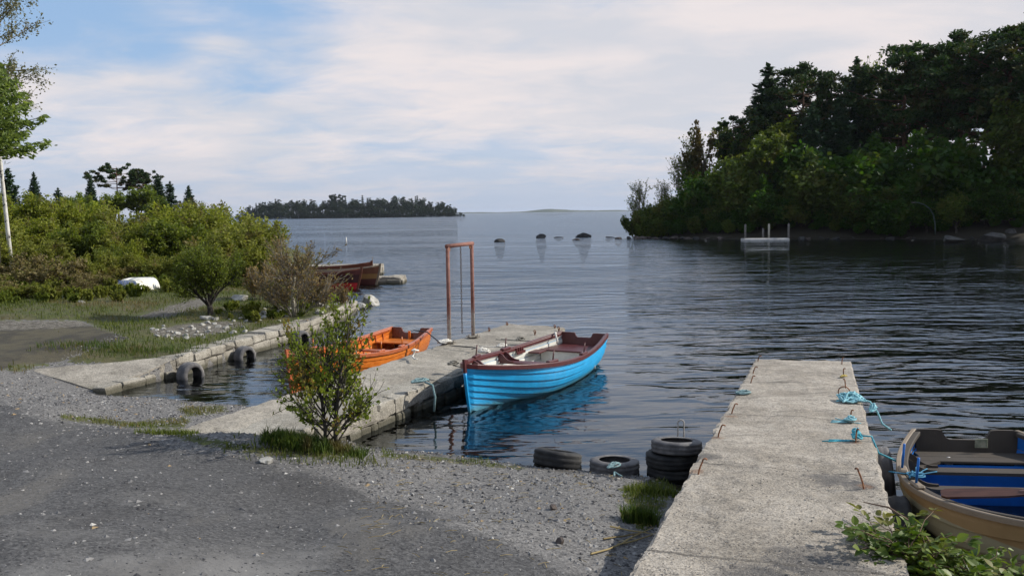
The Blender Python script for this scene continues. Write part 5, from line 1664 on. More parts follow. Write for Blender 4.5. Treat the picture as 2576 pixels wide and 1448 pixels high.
tree(SA, 28, 425, 75, 15, 'dark conifer half hidden behind the white birch trunk', LG, 1.2)

# ---- white birch and larch at the left edge
def birch():
    t = thing('birch_tree', 'tall white-trunked birch with thin grey-green twigs at the left edge', 'birch tree')
    tr = MB(); lf = MB(); tw = MB(); tips, g = [], []
    H = 13.5
    tp = np.array([(.12, 0, -.2), (.02, 0, 2), (-.12, .05, 4.5), (-.15, .05, 7), (-.05, 0, 9.5), (.1, 0, 12), (.12, 0, 13.4)])
    tr.tube(tp, [.08, .072, .064, .055, .042, .028, .012], 9)
    for k in range(26):
        h = 4.8 + 8.2 * k / 26; o = np.array([np.interp(h, tp[:, 2], tp[:, i]) for i in range(3)])
        a = k * 2.4; L = (2.1 - abs(h - 7.5) * .16) * random.uniform(.7, 1.15)
        grow(tw, o, (math.cos(a), math.sin(a), .75), L * .62, .028, 2, tips, (3, 5), .6, -.01, .16, .62, .6, 4, 4, .3, .006, g)
    pts = np.array([q for q, d in g]); n = 10500; idx = RS.integers(0, len(pts), n)
    P = pts[idx] + ball(n, .16, 1.6, .1) - [0, 0, .08]
    P = P[(RS.random(n) < .3 + .7 * (P[:, 2] > 6.5))]
    lf.leaves(P, .058, 1.6, None, .2)
    tr.build('trunk', B_['white'], t, True); tw.build('branches', B_['grey'], t, True); lf.build('leaves', F['birch'], t)
    return t
def larch():
    t = thing('larch_tree', 'fresh green larch with drooping sprays, crowding the white birch at the left edge', 'larch tree')
    tr = MB(); lf = MB(); H = 7.7
    tr.tube([(0, 0, -.2), (0, .05, 4), (.05, 0, H)], [.11, .08, .02], 8)
    for k in range(46):
        h = .60 + .39 * k / 46; l = (2.5 * (1 - h) ** .5 + .3) * random.uniform(.65, 1.15); a = k * 2.4
        ks = np.linspace(0, 1, 6)
        br = np.array([0, 0, h * H]) + np.stack([np.cos(a) * ks * l, np.sin(a) * ks * l, (-.32 * ks + .42 * ks ** 2) * l], -1)
        tr.tube(br, np.linspace(.03, .008, 6), 4, cap=False)
        n = int(85 * l) + 30; s = RS.uniform(.1, 1.05, n) ** .8
        P = np.stack([np.interp(s, ks, br[:, i]) for i in range(3)], -1); side = np.array([-math.sin(a), math.cos(a), 0])
        P += side * (RS.normal(0, .22, n))[:, None] - np.array([0, 0, 1]) * np.abs(RS.normal(0, .16, n))[:, None]
        lf.leaves(P, .085, 2.6, np.array([math.cos(a) * .8, math.sin(a) * .8, -.3]) + side * RS.normal(0, .5, n)[:, None], .3)
    tr.build('trunk', B_['dark'], t, True); lf.build('crown', F['larch'], t)
    return t
b = base_at(16, 33); o = birch(); o.location = b
b = base_at(-12, 31.5); o = larch(); o.location = b

# ---- scrub on the left bank
S1 = shrub('willow', 3.0, 'willow', 11, 2, 56, .06, .22, 'brown', .45, 'willow_shrub', 'shrub', .55)
S2 = shrub('scrub', 2.6, 'scrub', 10, 2, 48, .06, .22, 'brown', .6, 'scrub_bush', 'shrub', .7, up=.1)
S3 = shrub('bramble', 1.8, 'bramble', 13, 2, 26, .058, .2, 'brown', .8, 'bramble_thicket', 'bramble', .9, up=.0)
S4 = shrub('broom', 2.6, 'gold', 14, 2, 56, .058, .2, 'brown', .4, 'leafy_shrub', 'shrub', .7)
SG = 'scrub on the left bank'
def bush(kind, px, top, y, Hn, label, wide=1.0):
    b = base_at(px, y); s = htop(px, top, y, b) / kind.height()
    o = kind.put(b, random.uniform(0, 6.28), (s * wide, s * wide, s), label, SG); return o
k1, k2, k3, k4 = 'yellow-green willow shrub ', 'olive scrub bush ', 'brown bramble thicket ', 'dense green shrub '
for kind, px, top, y, Hn, lb, wd in [
    (S1, 60, 486, 42, 3.0, k1 + 'at the left edge under the birch', 1.2), (S1, 150, 502, 43, 3.0, k1 + 'right of the birch trunk', 1.2), (S1, 240, 505, 46, 3.0, k1 + 'below the slim far spruce', 1.2), (S2, 330, 528, 45, 2.6, k2 + 'below the lime-green far tree', 1.4),
    (S1, 420, 512, 44, 3.0, k1 + 'below the pair of far spruces', 1.3), (S1, 490, 514, 42, 3.0, k1 + 'at the crest behind the small dark-trunked tree', 1.3), (S1, 548, 522, 41, 3.0, k1 + 'highest on the shore side, over the open water', 1.2), (S2, 600, 536, 39.5, 2.6, k2 + 'on the shore slope behind the moored boats', 1.3), (S1, 636, 566, 38, 3.0, k1 + 'lowest on the shore side above the maroon boat', 1.25),
    (S2, 20, 555, 37, 2.6, k2 + 'at the left edge above the brown brambles', 1.4), (S1, 110, 545, 38, 3.0, k1 + 'above the brown brambles', 1.2), (S4, 200, 560, 37, 2.6, k4 + 'in the middle of the left scrub slope', 1.3), (S2, 285, 560, 37.5, 2.6, k2 + 'above the white upturned dinghy', 1.4), (S1, 365, 560, 37, 3.0, k1 + 'up the slope right of the dinghy', 1.2), (S4, 440, 552, 36.5, 2.6, k4 + 'deep green and shaded, left of the small dark-trunked tree', 1.3), (S2, 575, 562, 36, 2.6, k2 + 'right behind the small dark-trunked tree', 1.3),
    (S3, 40, 640, 30.5, 1.8, k3 + 'at the left edge of the grass', 1.4), (S3, 125, 650, 29.5, 1.8, k3 + 'with dead stems, largest of the brown ones', 1.5), (S2, 195, 640, 31, 2.6, k2 + 'right behind the largest brown brambles', 1.3), (S3, 235, 690, 28.8, 1.8, k3 + 'low beside the white dinghy', 1.3), (S2, 290, 630, 32.5, 2.6, k2 + 'directly behind the white dinghy', 1.3), (S4, 265, 620, 33.5, 2.6, k4 + 'dark patch left of the white dinghy', 1.0), (S2, 385, 640, 32, 2.6, k2 + 'at the right end of the white dinghy', 1.3), (S1, 330, 600, 34.5, 3.0, k1 + 'upslope of the white dinghy', 1.1), (S2, 100, 600, 34, 2.6, k2 + 'above the dead bramble stems', 1.4), (S2, -40, 600, 33, 2.6, k2 + 'cut by the left edge', 1.4), (S3, -30, 690, 27.5, 1.8, k3 + 'cut by the left edge', 1.3), (S3, 185, 705, 28, 1.8, k3 + 'low and grassy at the front of the left scrub', 1.3), (S2, 655, 612, 35.2, 2.6, k2 + 'between the small tree and the moored boats', 1.2), (S2, 500, 615, 32.5, 2.6, k2 + 'low behind the trunk of the small dark-trunked tree', 1.2), (S2, 60, 712, 27, 2.6, k2 + 'lowest at the front left of the grass', 2.2)]:
    bush(kind, px, top, y, Hn, lb, wd)

# ---- small round tree and bare shrub on the quay bank
def little_tree():
    t = thing('small_tree', 'small round-headed green tree with dark forked trunk on the quay bank', 'small tree')
    tr = MB(); lf = MB(); tips, g = [], []
    tr.tube([(0, 0, -.2), (.02, 0, .2), (.0, 0, .36)], [.13, .105, .10], 8)
    for k, (dx, dy) in enumerate([(-.75, .1), (-.35, -.3), (0, .25), (.3, -.2), (.75, .05), (.1, .6), (-.2, -.6), (-.6, -.5), (.55, .5)]):
        grow(tr, (0, 0, .28 + .03 * (k % 3)), (dx, dy, .95), .95, .05, 3, tips, (3, 4), .55, .08, .12, .66, .62, 4, 5, .35, .006, g)
    pts = np.array([q for q, d in g]); n = 17000; idx = RS.integers(0, len(pts), n)
    P = pts[idx] + ball(n, .14, 1, .1)
    lf.leaves(P, .047, 1.4, None, .4)
    tr.build('trunk', B_['dark'], t, True); lf.build('crown', F['gold'], t)
    return t
b = onground(528, 792); o = little_tree(); o.location = b - [0, 0, .02]; o.scale = (.72, .72, .76); LT = o
def bare_shrub():
    t = thing('twiggy_shrub', 'half-bare shrub with pale main stem and reddish twigs by the water', 'shrub')
    tr = MB(); tw = MB(); lf = MB(); tips, g = [], []
    tr.tube([(0, 0, -.2), (-.02, 0, .6), (.02, .03, 1.15), (.06, 0, 1.7)], [.065, .055, .04, .02], 7)
    for k in range(26):
        a = k * 2.4; z = .05 + 1.1 * (k / 26); rad = .65 * (1 - k / 40)
        o_ = np.array([math.cos(a) * .35 * random.random() * (k < 14), math.sin(a) * .35 * random.random() * (k < 14), z * (k >= 14) * 1.0])
        grow(tw, o_, (math.cos(a) * rad * 1.3, math.sin(a) * rad * 1.3, .9), 1.0 * random.uniform(.7, 1.1), .016, 2, tips, (4, 6), .42, .08, .13, .58, .6, 4, 4, .25, .005, g)
    pts = np.array([q for q, d in g]); dd = np.array([d for q, d in g]); n = 4600; idx = RS.integers(0, len(pts), n)
    lf.leaves(pts[idx] + ball(n, .09, 1, .1), .036, 2.0, dd[idx], .2)
    tr.build('main_stem', B_['pale'], t, True); tw.build('twigs', B_['grey'], t, True); lf.build('leaves', F['dry'], t)
    return t
b = onground(740, 792); o = bare_shrub(); o.location = b - [0, 0, .02]; o.scale = (1.0, 1.0, .80)
S5 = shrub('thicket', 1.5, 'dry', 12, 2, 8, .04, .12, 'grey', .55, 'twiggy_shrub', 'shrub', .8, rmin=.005, r0=.012)
for px, y, h, lb in [(690, 25.5, 1.25, 'low twiggy thicket left of the pale-stemmed shrub'), (800, 25.8, 1.15, 'reddish twiggy thicket right of the pale-stemmed shrub'), (850, 27.0, .95, 'smallest twiggy thicket, nearest the pale shore rock'), (650, 27.5, 1.6, 'twiggy thicket between the small tree and the pale-stemmed shrub'), (770, 27.5, 1.35, 'twiggy thicket hiding the maroon boat behind the pale-stemmed shrub')]:
    b = base_at(px, y); S5.put(b, px, h / 1.5, lb, 'twiggy thickets on the quay bank')

# ---- leafy bush in front of the middle pier
def front_bush():
    t = thing('leafy_bush', 'young open bush with two grey stems in front of the middle pier', 'bush')
    tr = MB(); lf = MB(); tips, g = [], []
    st = []
    for (x0, x1, hh, r) in ((-.06, -.16, .85, .030), (.10, .20, .95, .036)):
        pts_ = [(x0, 0, -.1), (x0 - .01, 0, hh * .35), ((x0 + x1) / 2, .03, hh * .7), (x1, .05, hh)]
        tr.tube(pts_, [r, r * .9, r * .75, r * .55], 7); st.append((pts_, r))
    for (pts_, r) in st:
        pa = np.array(pts_)
        for k in range(19):
            z = pa[-1, 2] * (.08 + .92 * k / 18); o_ = np.array([np.interp(z, pa[:, 2], pa[:, i]) for i in range(3)])
            a = k * 2.4 + random.random(); f = 1.05 - .6 * k / 18
            grow(tr, o_, (math.cos(a) * f * 1.1, math.sin(a) * f, .75), .55 * random.uniform(.7, 1.15), .014, 2, tips, (3, 4), .5, .05, .14, .6, .6, 4, 4, .3, .0035, g)
    pts = np.array([q for q, d in g]); dd = np.array([d for q, d in g])
    n = 7600; idx = RS.integers(0, len(pts), n); P = pts[idx] + ball(n, .055, 1, .1)
    keep = RS.random(n) < np.where(vnoise(P, 3.2) > -.15, 1.0, .35)
    lf.leaves(P[keep], .037, 1.5, dd[idx][keep], .5)
    tr.build('stems', B_['dark'], t, True); lf.build('leaves', F['bush'], t)
    return t
b = onground(830, 1128); o = front_bush(); o.location = b - [0, 0, .03]; o.scale = (.76, .76, 1.0)
# ------------------------------------------------------------------ rocks and stones
def ico(sub):
    bm = bmesh.new(); bmesh.ops.create_icosphere(bm, subdivisions=sub, radius=1)
    bm.verts.index_update()
    V = np.array([v.co[:] for v in bm.verts]); Fc = np.array([[v.index for v in f.verts] for f in bm.faces]); bm.free()
    return V, Fc
ICO = {k: ico(k) for k in (1, 2, 3, 4)}
def rock_shape(size, sub=3, cuts=9, rough=.06):
    V, Fc = ICO[sub]; V = V.copy()
    for _ in range(cuts):
        n = nrm(RS.normal(0, 1, 3)); h = RS.uniform(.45, .85)
        d = V @ n; V -= np.maximum(d - h, 0)[:, None] * n
    V *= 1 + rough * vnoise(V + RS.uniform(0, 50, 3), 2.5)[:, None] + rough * .5 * vnoise(V + RS.uniform(0, 50, 3), 7)[:, None]
    return V * np.array(size), Fc
def rock(name, label, cat, loc, size, mat, sub=3, group=None, rz=0, cuts=9):
    V, Fc = rock_shape(size, sub, cuts); m = MB(); m.add(V, Fc)
    o = m.build(name, mat); o.location = loc; o.rotation_euler = (random.uniform(-.1, .1), random.uniform(-.1, .1), rz)
    return tag(o, label, cat, group)

p = onz(930, 769, 0); rock('boulder', 'pale grey boulder sitting in the water off the end of the quay', 'rock', (p[0], p[1] + .2, .10), (.42, .38, .28), M['rock'], 4)
p = onz(898, 778, 0); rock('boulder', 'small dark-sided shore rock touching the pale boulder', 'rock', (p[0], p[1] + .1, .06), (.3, .2, .16), M['rock'], 3)
for px, py, w_, h_, lb, mt in [(1255, 609, 30, 13, 'flat-topped dark rock, leftmost of the row breaking the lake surface', 'dark_rock'), (1362, 599, 31, 16, 'black rounded rock second from left in the row on the lake', 'dark_rock'),
        (1468, 597, 40, 18, 'largest black peaked rock in the row breaking the lake surface', 'dark_rock'), (1450, 604, 22, 8, 'low brown rock just in front of the largest black rock', 'brown_rock'),
        (1405, 598, 26, 4, 'thin flat rock awash between the two black rocks', 'dark_rock'), (1532, 598, 28, 4, 'thin flat rock awash right of the largest black rock', 'dark_rock'), (1556, 601, 22, 7, 'small brown rock near the tip of the wooded point', 'brown_rock'), (1580, 600, 14, 8, 'small black rock right beside the tip of the wooded point', 'dark_rock')]:
    p = onz(px, py, 0); d = p[1] / FPX
    rock('lake_rock', lb, 'rock', (p[0], p[1] + w_ * d * .3, h_ * d * .08), (w_ * d * .52, w_ * d * .4, h_ * d * .62), M[mt], 3, 'rocks breaking the lake surface')
p = onz(699, 572, 0); d = p[1] / FPX
rock('lake_rock', 'low dark rock far out on the lake toward the island', 'rock', (p[0], p[1], .1), (11 * d, 5 * d, 4.5 * d), M['dark_rock'], 3)
# rocky edge of the right wood
for i, px in enumerate(np.arange(1600, 2580, 16)):
    p = onz(px + random.uniform(-6, 6), 600.5 + random.uniform(-1, 1.5), 0); d = p[1] / FPX
    k = random.uniform(5, 11) * d
    rock('shore_rock', 'dark shore rock, one of many edging the water under the right wood', 'rock', (p[0], p[1] + .3, k * .1), (k * 1.3, k, k * random.uniform(.4, .8)), M['dark_rock' if random.random() < .55 else 'brown_rock'], 2, 'rocks along the shore of the right wood', random.random() * 6)
for px, py, w_, h_, lb in [(2400, 588, 46, 22, 'pale grey boulder at the left of the pair by the dark right shore'), (2440, 585, 50, 26, 'big pale boulder behind the tree roots on the dark right shore'), (2490, 598, 70, 26, 'broad grey slab rock sloping into the water at the right shore'), (2545, 592, 50, 30, 'grey boulder at the right edge of the dark shore'), (2395, 601, 60, 18, 'low grey slab below the pale boulders on the right shore')]:
    p = onz(px, py, .3); d = p[1] / FPX
    rock('pale_boulder', lb, 'rock', (p[0], p[1], .3), (w_ * d * .55, w_ * d * .35, h_ * d * .6), M['shade_rock'], 3, 'pale boulders on the right shore')
# stones on the bank
rock('pointed_stone', 'pointed pale stone at the foot of the small dark-trunked tree', 'stone', onground(517, 803) + [0, 0, .03], (.16, .09, .13), M['rock'], 3)
rock('flat_stone', 'large pale flat stone between the small tree and the pale-stemmed shrub', 'stone', onground(604, 757) + [0, 0, .08], (.30, .18, .16), M['rock'], 3)
rock('pale_stone', 'grey angular stone on the gravel near the bush in front of the pier', 'stone', onground(672, 1163) + [0, 0, .02], (.09, .07, .045), M['rock'], 3)
STK = [Kind(lambda: tag(MB().add(*rock_shape((.11, .085, .06), 2, 8)).build('bank_stone', M['rock']), 'stone', 'stone')) for _ in range(4)]
def bank_stone(px, py, s, label, grp):
    q = onground(px, py); random.choice(STK).put((q[0], q[1], q[2] + .02 * s), random.random() * 6, s * random.uniform(.8, 1.2), label, grp)
for _ in range(46):
    u = random.random(); bank_stone(395 + u * 240 + random.gauss(0, 14), 838 - u * 22 + random.gauss(0, 9), random.uniform(.35, .95), 'small pale stone in the grassy rubble patch beside the quay', 'stones of the rubble patch beside the quay')
for _ in range(30):
    bank_stone(random.uniform(595, 740), random.uniform(772, 812), random.uniform(.4, 1.2), 'pale stone in the rubble heap under the pale-stemmed shrub', 'stones of the heap under the pale-stemmed shrub')
for _ in range(18):
    bank_stone(random.uniform(505, 600), random.uniform(868, 890), random.uniform(.3, .7), 'pale stone scattered on the bank just behind the quay edge', 'stones scattered behind the quay edge')
for _ in range(26):
    bank_stone(random.uniform(790, 905), random.uniform(768, 800), random.uniform(.6, 1.7), 'grey stone in the loose rubble at the outer end of the quay', 'loose rubble at the outer end of the quay')
for px, py in [(235, 742), (265, 742), (180, 757), (205, 762), (160, 750)]: bank_stone(px, py, 1.2, 'pale stone in the grass in front of the brown brambles', 'stones in front of the brambles')
for px, py, c, lb in [(1390, 1280, 'brown_rock', 'brown clod of earth on the gravel left of the concrete pier'), (1408, 1366, 'brown_rock', 'dark brown clod lower on the gravel by the pier foot')]:
    q = onground(px, py); rock('earth_clod', lb, 'clod', q + [0, 0, .02], (.05, .045, .035), M[c], 2)

# ------------------------------------------------------------------ gravel chips, litter
def chips(n, sampler, smin, smax, mat, name, label, cat, flat=.6):
    m = MB(); V0, F0 = ICO[1] if False else (np.array([[1, 0, 0], [-1, 0, 0], [0, 1, 0], [0, -1, 0], [0, 0, 1], [0, 0, -1]], float), np.array([[0, 2, 4], [2, 1, 4], [1, 3, 4], [3, 0, 4], [2, 0, 5], [1, 2, 5], [3, 1, 5], [0, 3, 5]]))
    P = sampler(n); n = len(P)
    s = RS.uniform(0, 1, n) ** 2.2 * (smax - smin) + smin
    J = RS.uniform(.55, 1.25, (n, 6, 1)) * V0[None] + RS.normal(0, .18, (n, 6, 3))
    a = RS.uniform(0, 6.28, n); c, s_ = np.cos(a), np.sin(a)
    X = J[..., 0] * c[:, None] - J[..., 1] * s_[:, None]; Y_ = J[..., 0] * s_[:, None] + J[..., 1] * c[:, None]; Zc = J[..., 2] * flat
    W = np.stack([X, Y_, Zc], -1) * s[:, None, None] + P[:, None, :]
    m.add(W.reshape(-1, 3), (np.arange(n)[:, None, None] * 6 + F0[None]).reshape(-1, 3))
    o = m.build(name, mat); return tag(o, label, cat, kind='stuff')
t = NT('gravel_chips')
r = t.isl()
col = t.mix(t.rng(r, 0, 1, smooth=False), (.04, .039, .041), (.27, .26, .25))
col = t.mix(t.rng(r, .955, .965), col, (.42, .40, .37)); col = t.mix(t.rng(r, .975, .98), col, (.28, .2, .11))
M['chips'] = t.end(t.bsdf(col, .9, None, .25))
t = NT('pier_grit')
r = t.isl(); M['grit'] = t.end(t.bsdf(t.mix(t.rng(r, 0, 1, smooth=False), (.09, .086, .08), (.38, .345, .30)), .9, None, .25))
t = NT('road_chips')
r = t.isl(); col = t.mix(t.rng(r, 0, 1, smooth=False), (.034, .0335, .036), (.140, .137, .138)); col = t.mix(t.rng(r, .965, .975), col, (.38, .36, .33))
M['rchips'] = t.end(t.bsdf(col, .9, None, .25))
def area_pts(n, pxr, pyr, test):
    """points on the ground, evenly by the ground's own area, inside a patch test"""
    c = [onground(px, py) for px in pxr for py in pyr]; c = np.array(c)
    lo, hi = c[:, :2].min(0), c[:, :2].max(0)
    xy = RS.uniform(lo, hi, (n, 2)); z = ground_z(xy[:, 0], xy[:, 1]); P = np.stack([xy[:, 0], xy[:, 1], z], -1)
    return P[test(P)]
def on_view(P, mar=60):
    q = project(P); return (q[:, 0] > -mar) & (q[:, 0] < PW + mar) & (q[:, 1] < PH + mar) & (P[:, 1] > 2.5)
def road_w(P):
    q = project(P); return smooth01(ppoly(q[:, 0], q[:, 1], ROADP) / 90 + .5)
def dry(P): return inpoly(P[:, 0], P[:, 1], LAND1) & (P[:, 2] > .0)
def not_bank(P):
    q = project(P); return (ppoly(q[:, 0], q[:, 1], GRASSB) < 4) | (ppoly(q[:, 0], q[:, 1], TRACK) > 0)
chips(150000, lambda n: area_pts(n, (-100, 2300), (985, 1448), lambda P: on_view(P) & dry(P) & not_bank(P) & (RS.random(len(P)) > road_w(P) * .93)), .007, .032, M['chips'], 'gravel', 'loose grey gravel chips over the yard and slipway', 'gravel')
chips(42000, lambda n: area_pts(n, (-100, 1700), (1010, 1448), lambda P: on_view(P) & dry(P) & not_bank(P) & (RS.random(len(P)) < road_w(P))), .005, .018, M['rchips'], 'road_gravel', 'darker fine stone chips rolled into the yard surface', 'gravel', .4)
def deck_pts(n):
    u, v = RS.random(n) ** 2.2, RS.random(n)
    P = (C0 * (1 - v[:, None]) + D0 * v[:, None]) * 1.0
    far = C1 * (1 - v[:, None]) + D1 * v[:, None]
    Q = P + (far - P) * (u * .34)[:, None] + (P - far) * .04
    Q[:, 2] = deckz(Q.T) + .006
    return Q
chips(4200, deck_pts, .003, .010, M['grit'], 'pier_grit', 'grit and dark gravel strewn on the landward end of the concrete pier', 'gravel', .5)

# ------------------------------------------------------------------ grass
def grass_blades(P, hmin, hmax, wid, lean=.5):
    n = len(P); m = MB()
    h = RS.uniform(hmin, hmax, n); a = RS.uniform(0, 6.28, n)
    d = np.stack([np.cos(a), np.sin(a), np.zeros(n)], -1); sd_ = np.stack([-np.sin(a), np.cos(a), np.zeros(n)], -1)
    ln = RS.uniform(.1, lean, n)[:, None] * h[:, None]
    w_ = wid * RS.uniform(.7, 1.3, n)[:, None]
    b0, b1 = P - sd_ * w_ / 2, P + sd_ * w_ / 2
    m0, m1 = P + d * ln * .35 + [0, 0, 1] * h[:, None] * .6 - sd_ * w_ * .4, P + d * ln * .35 + [0, 0, 1] * h[:, None] * .6 + sd_ * w_ * .4
    tp = P + d * ln + [0, 0, 1] * h[:, None]
    V = np.stack([b0, b1, m1, m0, tp], 1)
    i = np.arange(n)[:, None] * 5
    m.add(V.reshape(-1, 3), i + np.array([[0, 1, 2, 3]]))
    m.f.append((i + np.array([[3, 2, 4]]))); m.m.append(np.zeros(n))
    return m
F['grass'] = foliage('meadow_grass', (.065, .092, .014), (.135, .160, .030), (.165, .130, .058), .4, .6, 0, .55)
F['lush'] = foliage('lush_grass', (.035, .070, .012), (.090, .130, .024), (.14, .12, .045), .4, .6, 0, 5)
F['straw'] = foliage('dry_straw', (.24, .18, .08), (.42, .33, .16), None, .3, .7, 0, 2)
def masks_of(P): return patch_masks(P)
def bank_grass(P):
    g = masks_of(P)[0]
    q = project(P)
    k = g + .75 * vnoise(P, .9) * (g > .05) + .4 * vnoise(P, 3.1) * (g > .05) - .1
    return on_view(P, 30) & inpoly(P[:, 0], P[:, 1], LAND1) & (k > RS.uniform(.25, .95, len(P))) & (P[:, 1] < 45) & (P[:, 2] > .05)
P_ = area_pts(420000, (-150, 900), (640, 960), bank_grass)
sc_ = np.clip(P_[:, 1] / 24, .7, 1.4)
q = project(P_); far_ = P_[:, 1] > 25
gm_ = grass_blades(P_, .03, .12, .014, .9); tag(gm_.build('grass', F['grass']), 'short meadow grass over the left bank behind the quay', 'grass', kind='stuff')
# rank weeds and long grass along the foot of the scrub
WEED = shrub('weeds', .55, 'scrub', 9, 1, 26, .05, .10, 'brown', .5, 'weed_clump', 'weeds', .6, r0=.006, rmin=.003)
WEED2 = shrub('weeds', .5, 'gold', 9, 1, 26, .05, .10, 'brown', .5, 'weed_clump', 'weeds', .6, r0=.006, rmin=.003)
for k in range(64):
    px = random.uniform(-20, 470); py = random.uniform(715, 765) - (px > 330) * 15
    q = onground(px, py); (WEED if k % 2 else WEED2).put(q, random.random() * 6, random.uniform(.6, 1.5), 'rough weed clump in the long grass below the left scrub', 'weed clumps below the left scrub')
for k in range(34):
    px = random.uniform(540, 860); py = 800 - abs(px - 640) * .08 + random.uniform(-22, 10)
    q = onground(px, py); (WEED2 if k % 3 else WEED).put(q, random.random() * 6, random.uniform(.4, .95), 'low weed clump among the stones behind the quay', 'weed clumps behind the quay')
def strip_grass(P):
    g = masks_of(P)[0]; q = project(P)
    return on_view(P, 30) & (q[:, 1] > 985) & (g + .5 * vnoise(P, 2.3) > RS.uniform(.55, 1.15, len(P))) & dry(P)
P_ = area_pts(160000, (100, 1720), (1015, 1340), strip_grass)
gm_ = grass_blades(P_, .02, .075, .009, .9); tag(gm_.build('verge_grass', F['grass']), 'thin grass growing in strips through the gravel by the slipway', 'grass', kind='stuff')
def tuft(px, py, n, rad, hmin, hmax, label, mat='lush', ax=1.0, dz=0.0):
    c = onground(px, py); P = c + np.stack([np.clip(RS.normal(0, 1, n), -2, 2) * rad * ax, np.clip(RS.normal(0, 1, n), -2, 2) * rad * .55, np.zeros(n)], -1); P[:, 2] = ground_z(P[:, 0], P[:, 1]) - .01 + dz
    m = grass_blades(P, hmin, hmax, .010, .8); return tag(m.build('grass_tuft', F[mat]), label, 'grass tuft')
tuft(742, 1124, 2400, .15, .05, .18, 'thick dark grass clump at the left foot of the leafy bush', 'lush', 1.2, .04)
tuft(840, 1133, 1100, .15, .04, .18, 'grass clump around the stems of the leafy bush', 'lush', 1.2)
tuft(775, 1140, 700, .32, .03, .12, 'yellowish low grass in front of the leafy bush', 'grass', 1.4)
tuft(1608, 1312, 800, .10, .05, .2, 'green grass tuft against the foot of the concrete pier', 'lush', .8)
tuft(1655, 1240, 500, .13, .03, .13, 'low grass tuft beside the tyre stack', 'grass', 1.2)
tuft(1690, 1200, 260, .07, .06, .2, 'leafy weed tuft in front of the bottom tyre', 'lush', 1.0)
tuft(420, 1092, 500, .12, .03, .10, 'small bright grass tuft at the corner of the middle pier', 'grass', 1.5)
tuft(300, 880, 1300, .5, .05, .16, 'thick green grass patch above the concrete apron', 'lush', 1.6)
# straw and sticks by the pier foot
m = MB()
for (a, b) in [((1492, 1398), (1640, 1330)), ((1560, 1375), (1650, 1345)), ((1540, 1330), (1640, 1345)), ((1520, 1362), (1625, 1338)), ((1600, 1290), (1640, 1330))]:
    pa, pb = onground(*a), onground(*b); ks = np.linspace(0, 1, 6)[:, None]
    pts = pa * (1 - ks) + pb * ks + RS.normal(0, .012, (6, 3)); pts[:, 2] = ground_z(pts[:, 0], pts[:, 1]) + .02
    m.tube(pts, [.009, .008, .008, .007, .006, .003], 5)
tag(m.build('dry_stalks', F['straw']), 'dead straw-coloured stalks lying at the foot of the concrete pier', 'stalks')
P_ = area_pts(6000, (1000, 1700), (1150, 1448), lambda P: on_view(P) & dry(P) & (RS.random(len(P)) < .22)); n = len(P_)
m = MB()
for p in P_[:330]:
    a = random.uniform(0, 3.14); l = random.uniform(.03, .12); d = np.array([math.cos(a), math.sin(a), 0]) * l / 2
    m.tube([p - d + [0, 0, .012], p + [0, 0, .018], p + d + [0, 0, .012]], .0025, 3, cap=False)
tag(m.build('straw_litter', F['straw']), 'bits of straw scattered over the gravel', 'straw', kind='stuff')

# ------------------------------------------------------------------ bramble at the bottom right
def bramble_leaf_cluster(lf, p, d, s):
    side = nrm(np.cross(d, [0, 0, 1]) + 1e-6)
    for k, (f, w_) in enumerate(((1.0, 1.0), (.45, .8), (.45, .8))):
        sg = 0 if k == 0 else (1 if k == 1 else -1)
        dr = nrm(d * f + side * sg * .8 + [0, 0, random.uniform(-.2, .35)])
        up = nrm(np.array([0, 0, 1.0]) + RS.normal(0, .35, 3)); up = nrm(up - dr * (up @ dr)); sd_ = np.cross(dr, up)
        L = s * w_ * random.uniform(.85, 1.15); q = p + dr * L * .25
        prof = [(0, 0), (.18, .26), (.42, .36), (.68, .28), (.88, .12), (1, 0)]
        mid = [q + dr * L * a - up * L * .10 * a * a for a, b in prof]
        le = [q + dr * L * a + sd_ * L * b + up * L * (.07 * b / .3 - .10 * a * a) for a, b in prof]; ri = [q + dr * L * a - sd_ * L * b + up * L * (.07 * b / .3 - .10 * a * a) for a, b in prof]
        lf.grid(np.array([le, mid, ri]))
F['blackberry'] = foliage('bramble_leaves', (.065, .115, .016), (.150, .205, .032), (.17, .165, .035), .35, .45, 0, 4)
br_ = thing('bramble_bush', 'green bramble bush with a long bare cane at the right foot of the concrete pier', 'bramble')
st_, lf_ = MB(), MB()
cane = [onz(2172, 1262, .86), onz(2235, 1275, .90), onz(2290, 1312, .84), onz(2330, 1352, .72), onz(2350, 1400, .55), onz(2356, 1440, .42)]
st_.tube(cane, [.004, .007, .009, .011, .013, .014], 6)
roots = [onz(px, py, .5) for px, py in [(2262, 1455), (2310, 1460), (2360, 1465), (2410, 1462), (2460, 1470), (2500, 1475), (2230, 1470), (2330, 1500), (2440, 1510), (2280, 1490)]]
for rr_ in roots:
    rr_ = np.array([rr_[0], rr_[1], gz(rr_[0], rr_[1]) + .02])
    for k in range(14):
        a = random.uniform(0, 6.28); L = random.uniform(.22, .55)
        ks = np.linspace(0, 1, 7)[:, None]; dv = np.array([math.cos(a) * .75, math.sin(a) * .75, .75])
        pts = rr_ + dv * L * ks + np.array([0, 0, -.35]) * L * ks ** 2 + RS.normal(0, .008, (7, 3)) + [0, 0, .02 + .22 * random.random()]
        st_.tube(pts, np.linspace(.005, .002, 7), 4, cap=False)
        for i in range(1, 7):
            d = nrm(pts[i] - pts[i - 1] + RS.normal(0, .5, 3) * .1)
            if random.random() < .9: bramble_leaf_cluster(lf_, pts[i], nrm(d + RS.normal(0, .5, 3)), random.uniform(.05, .095))
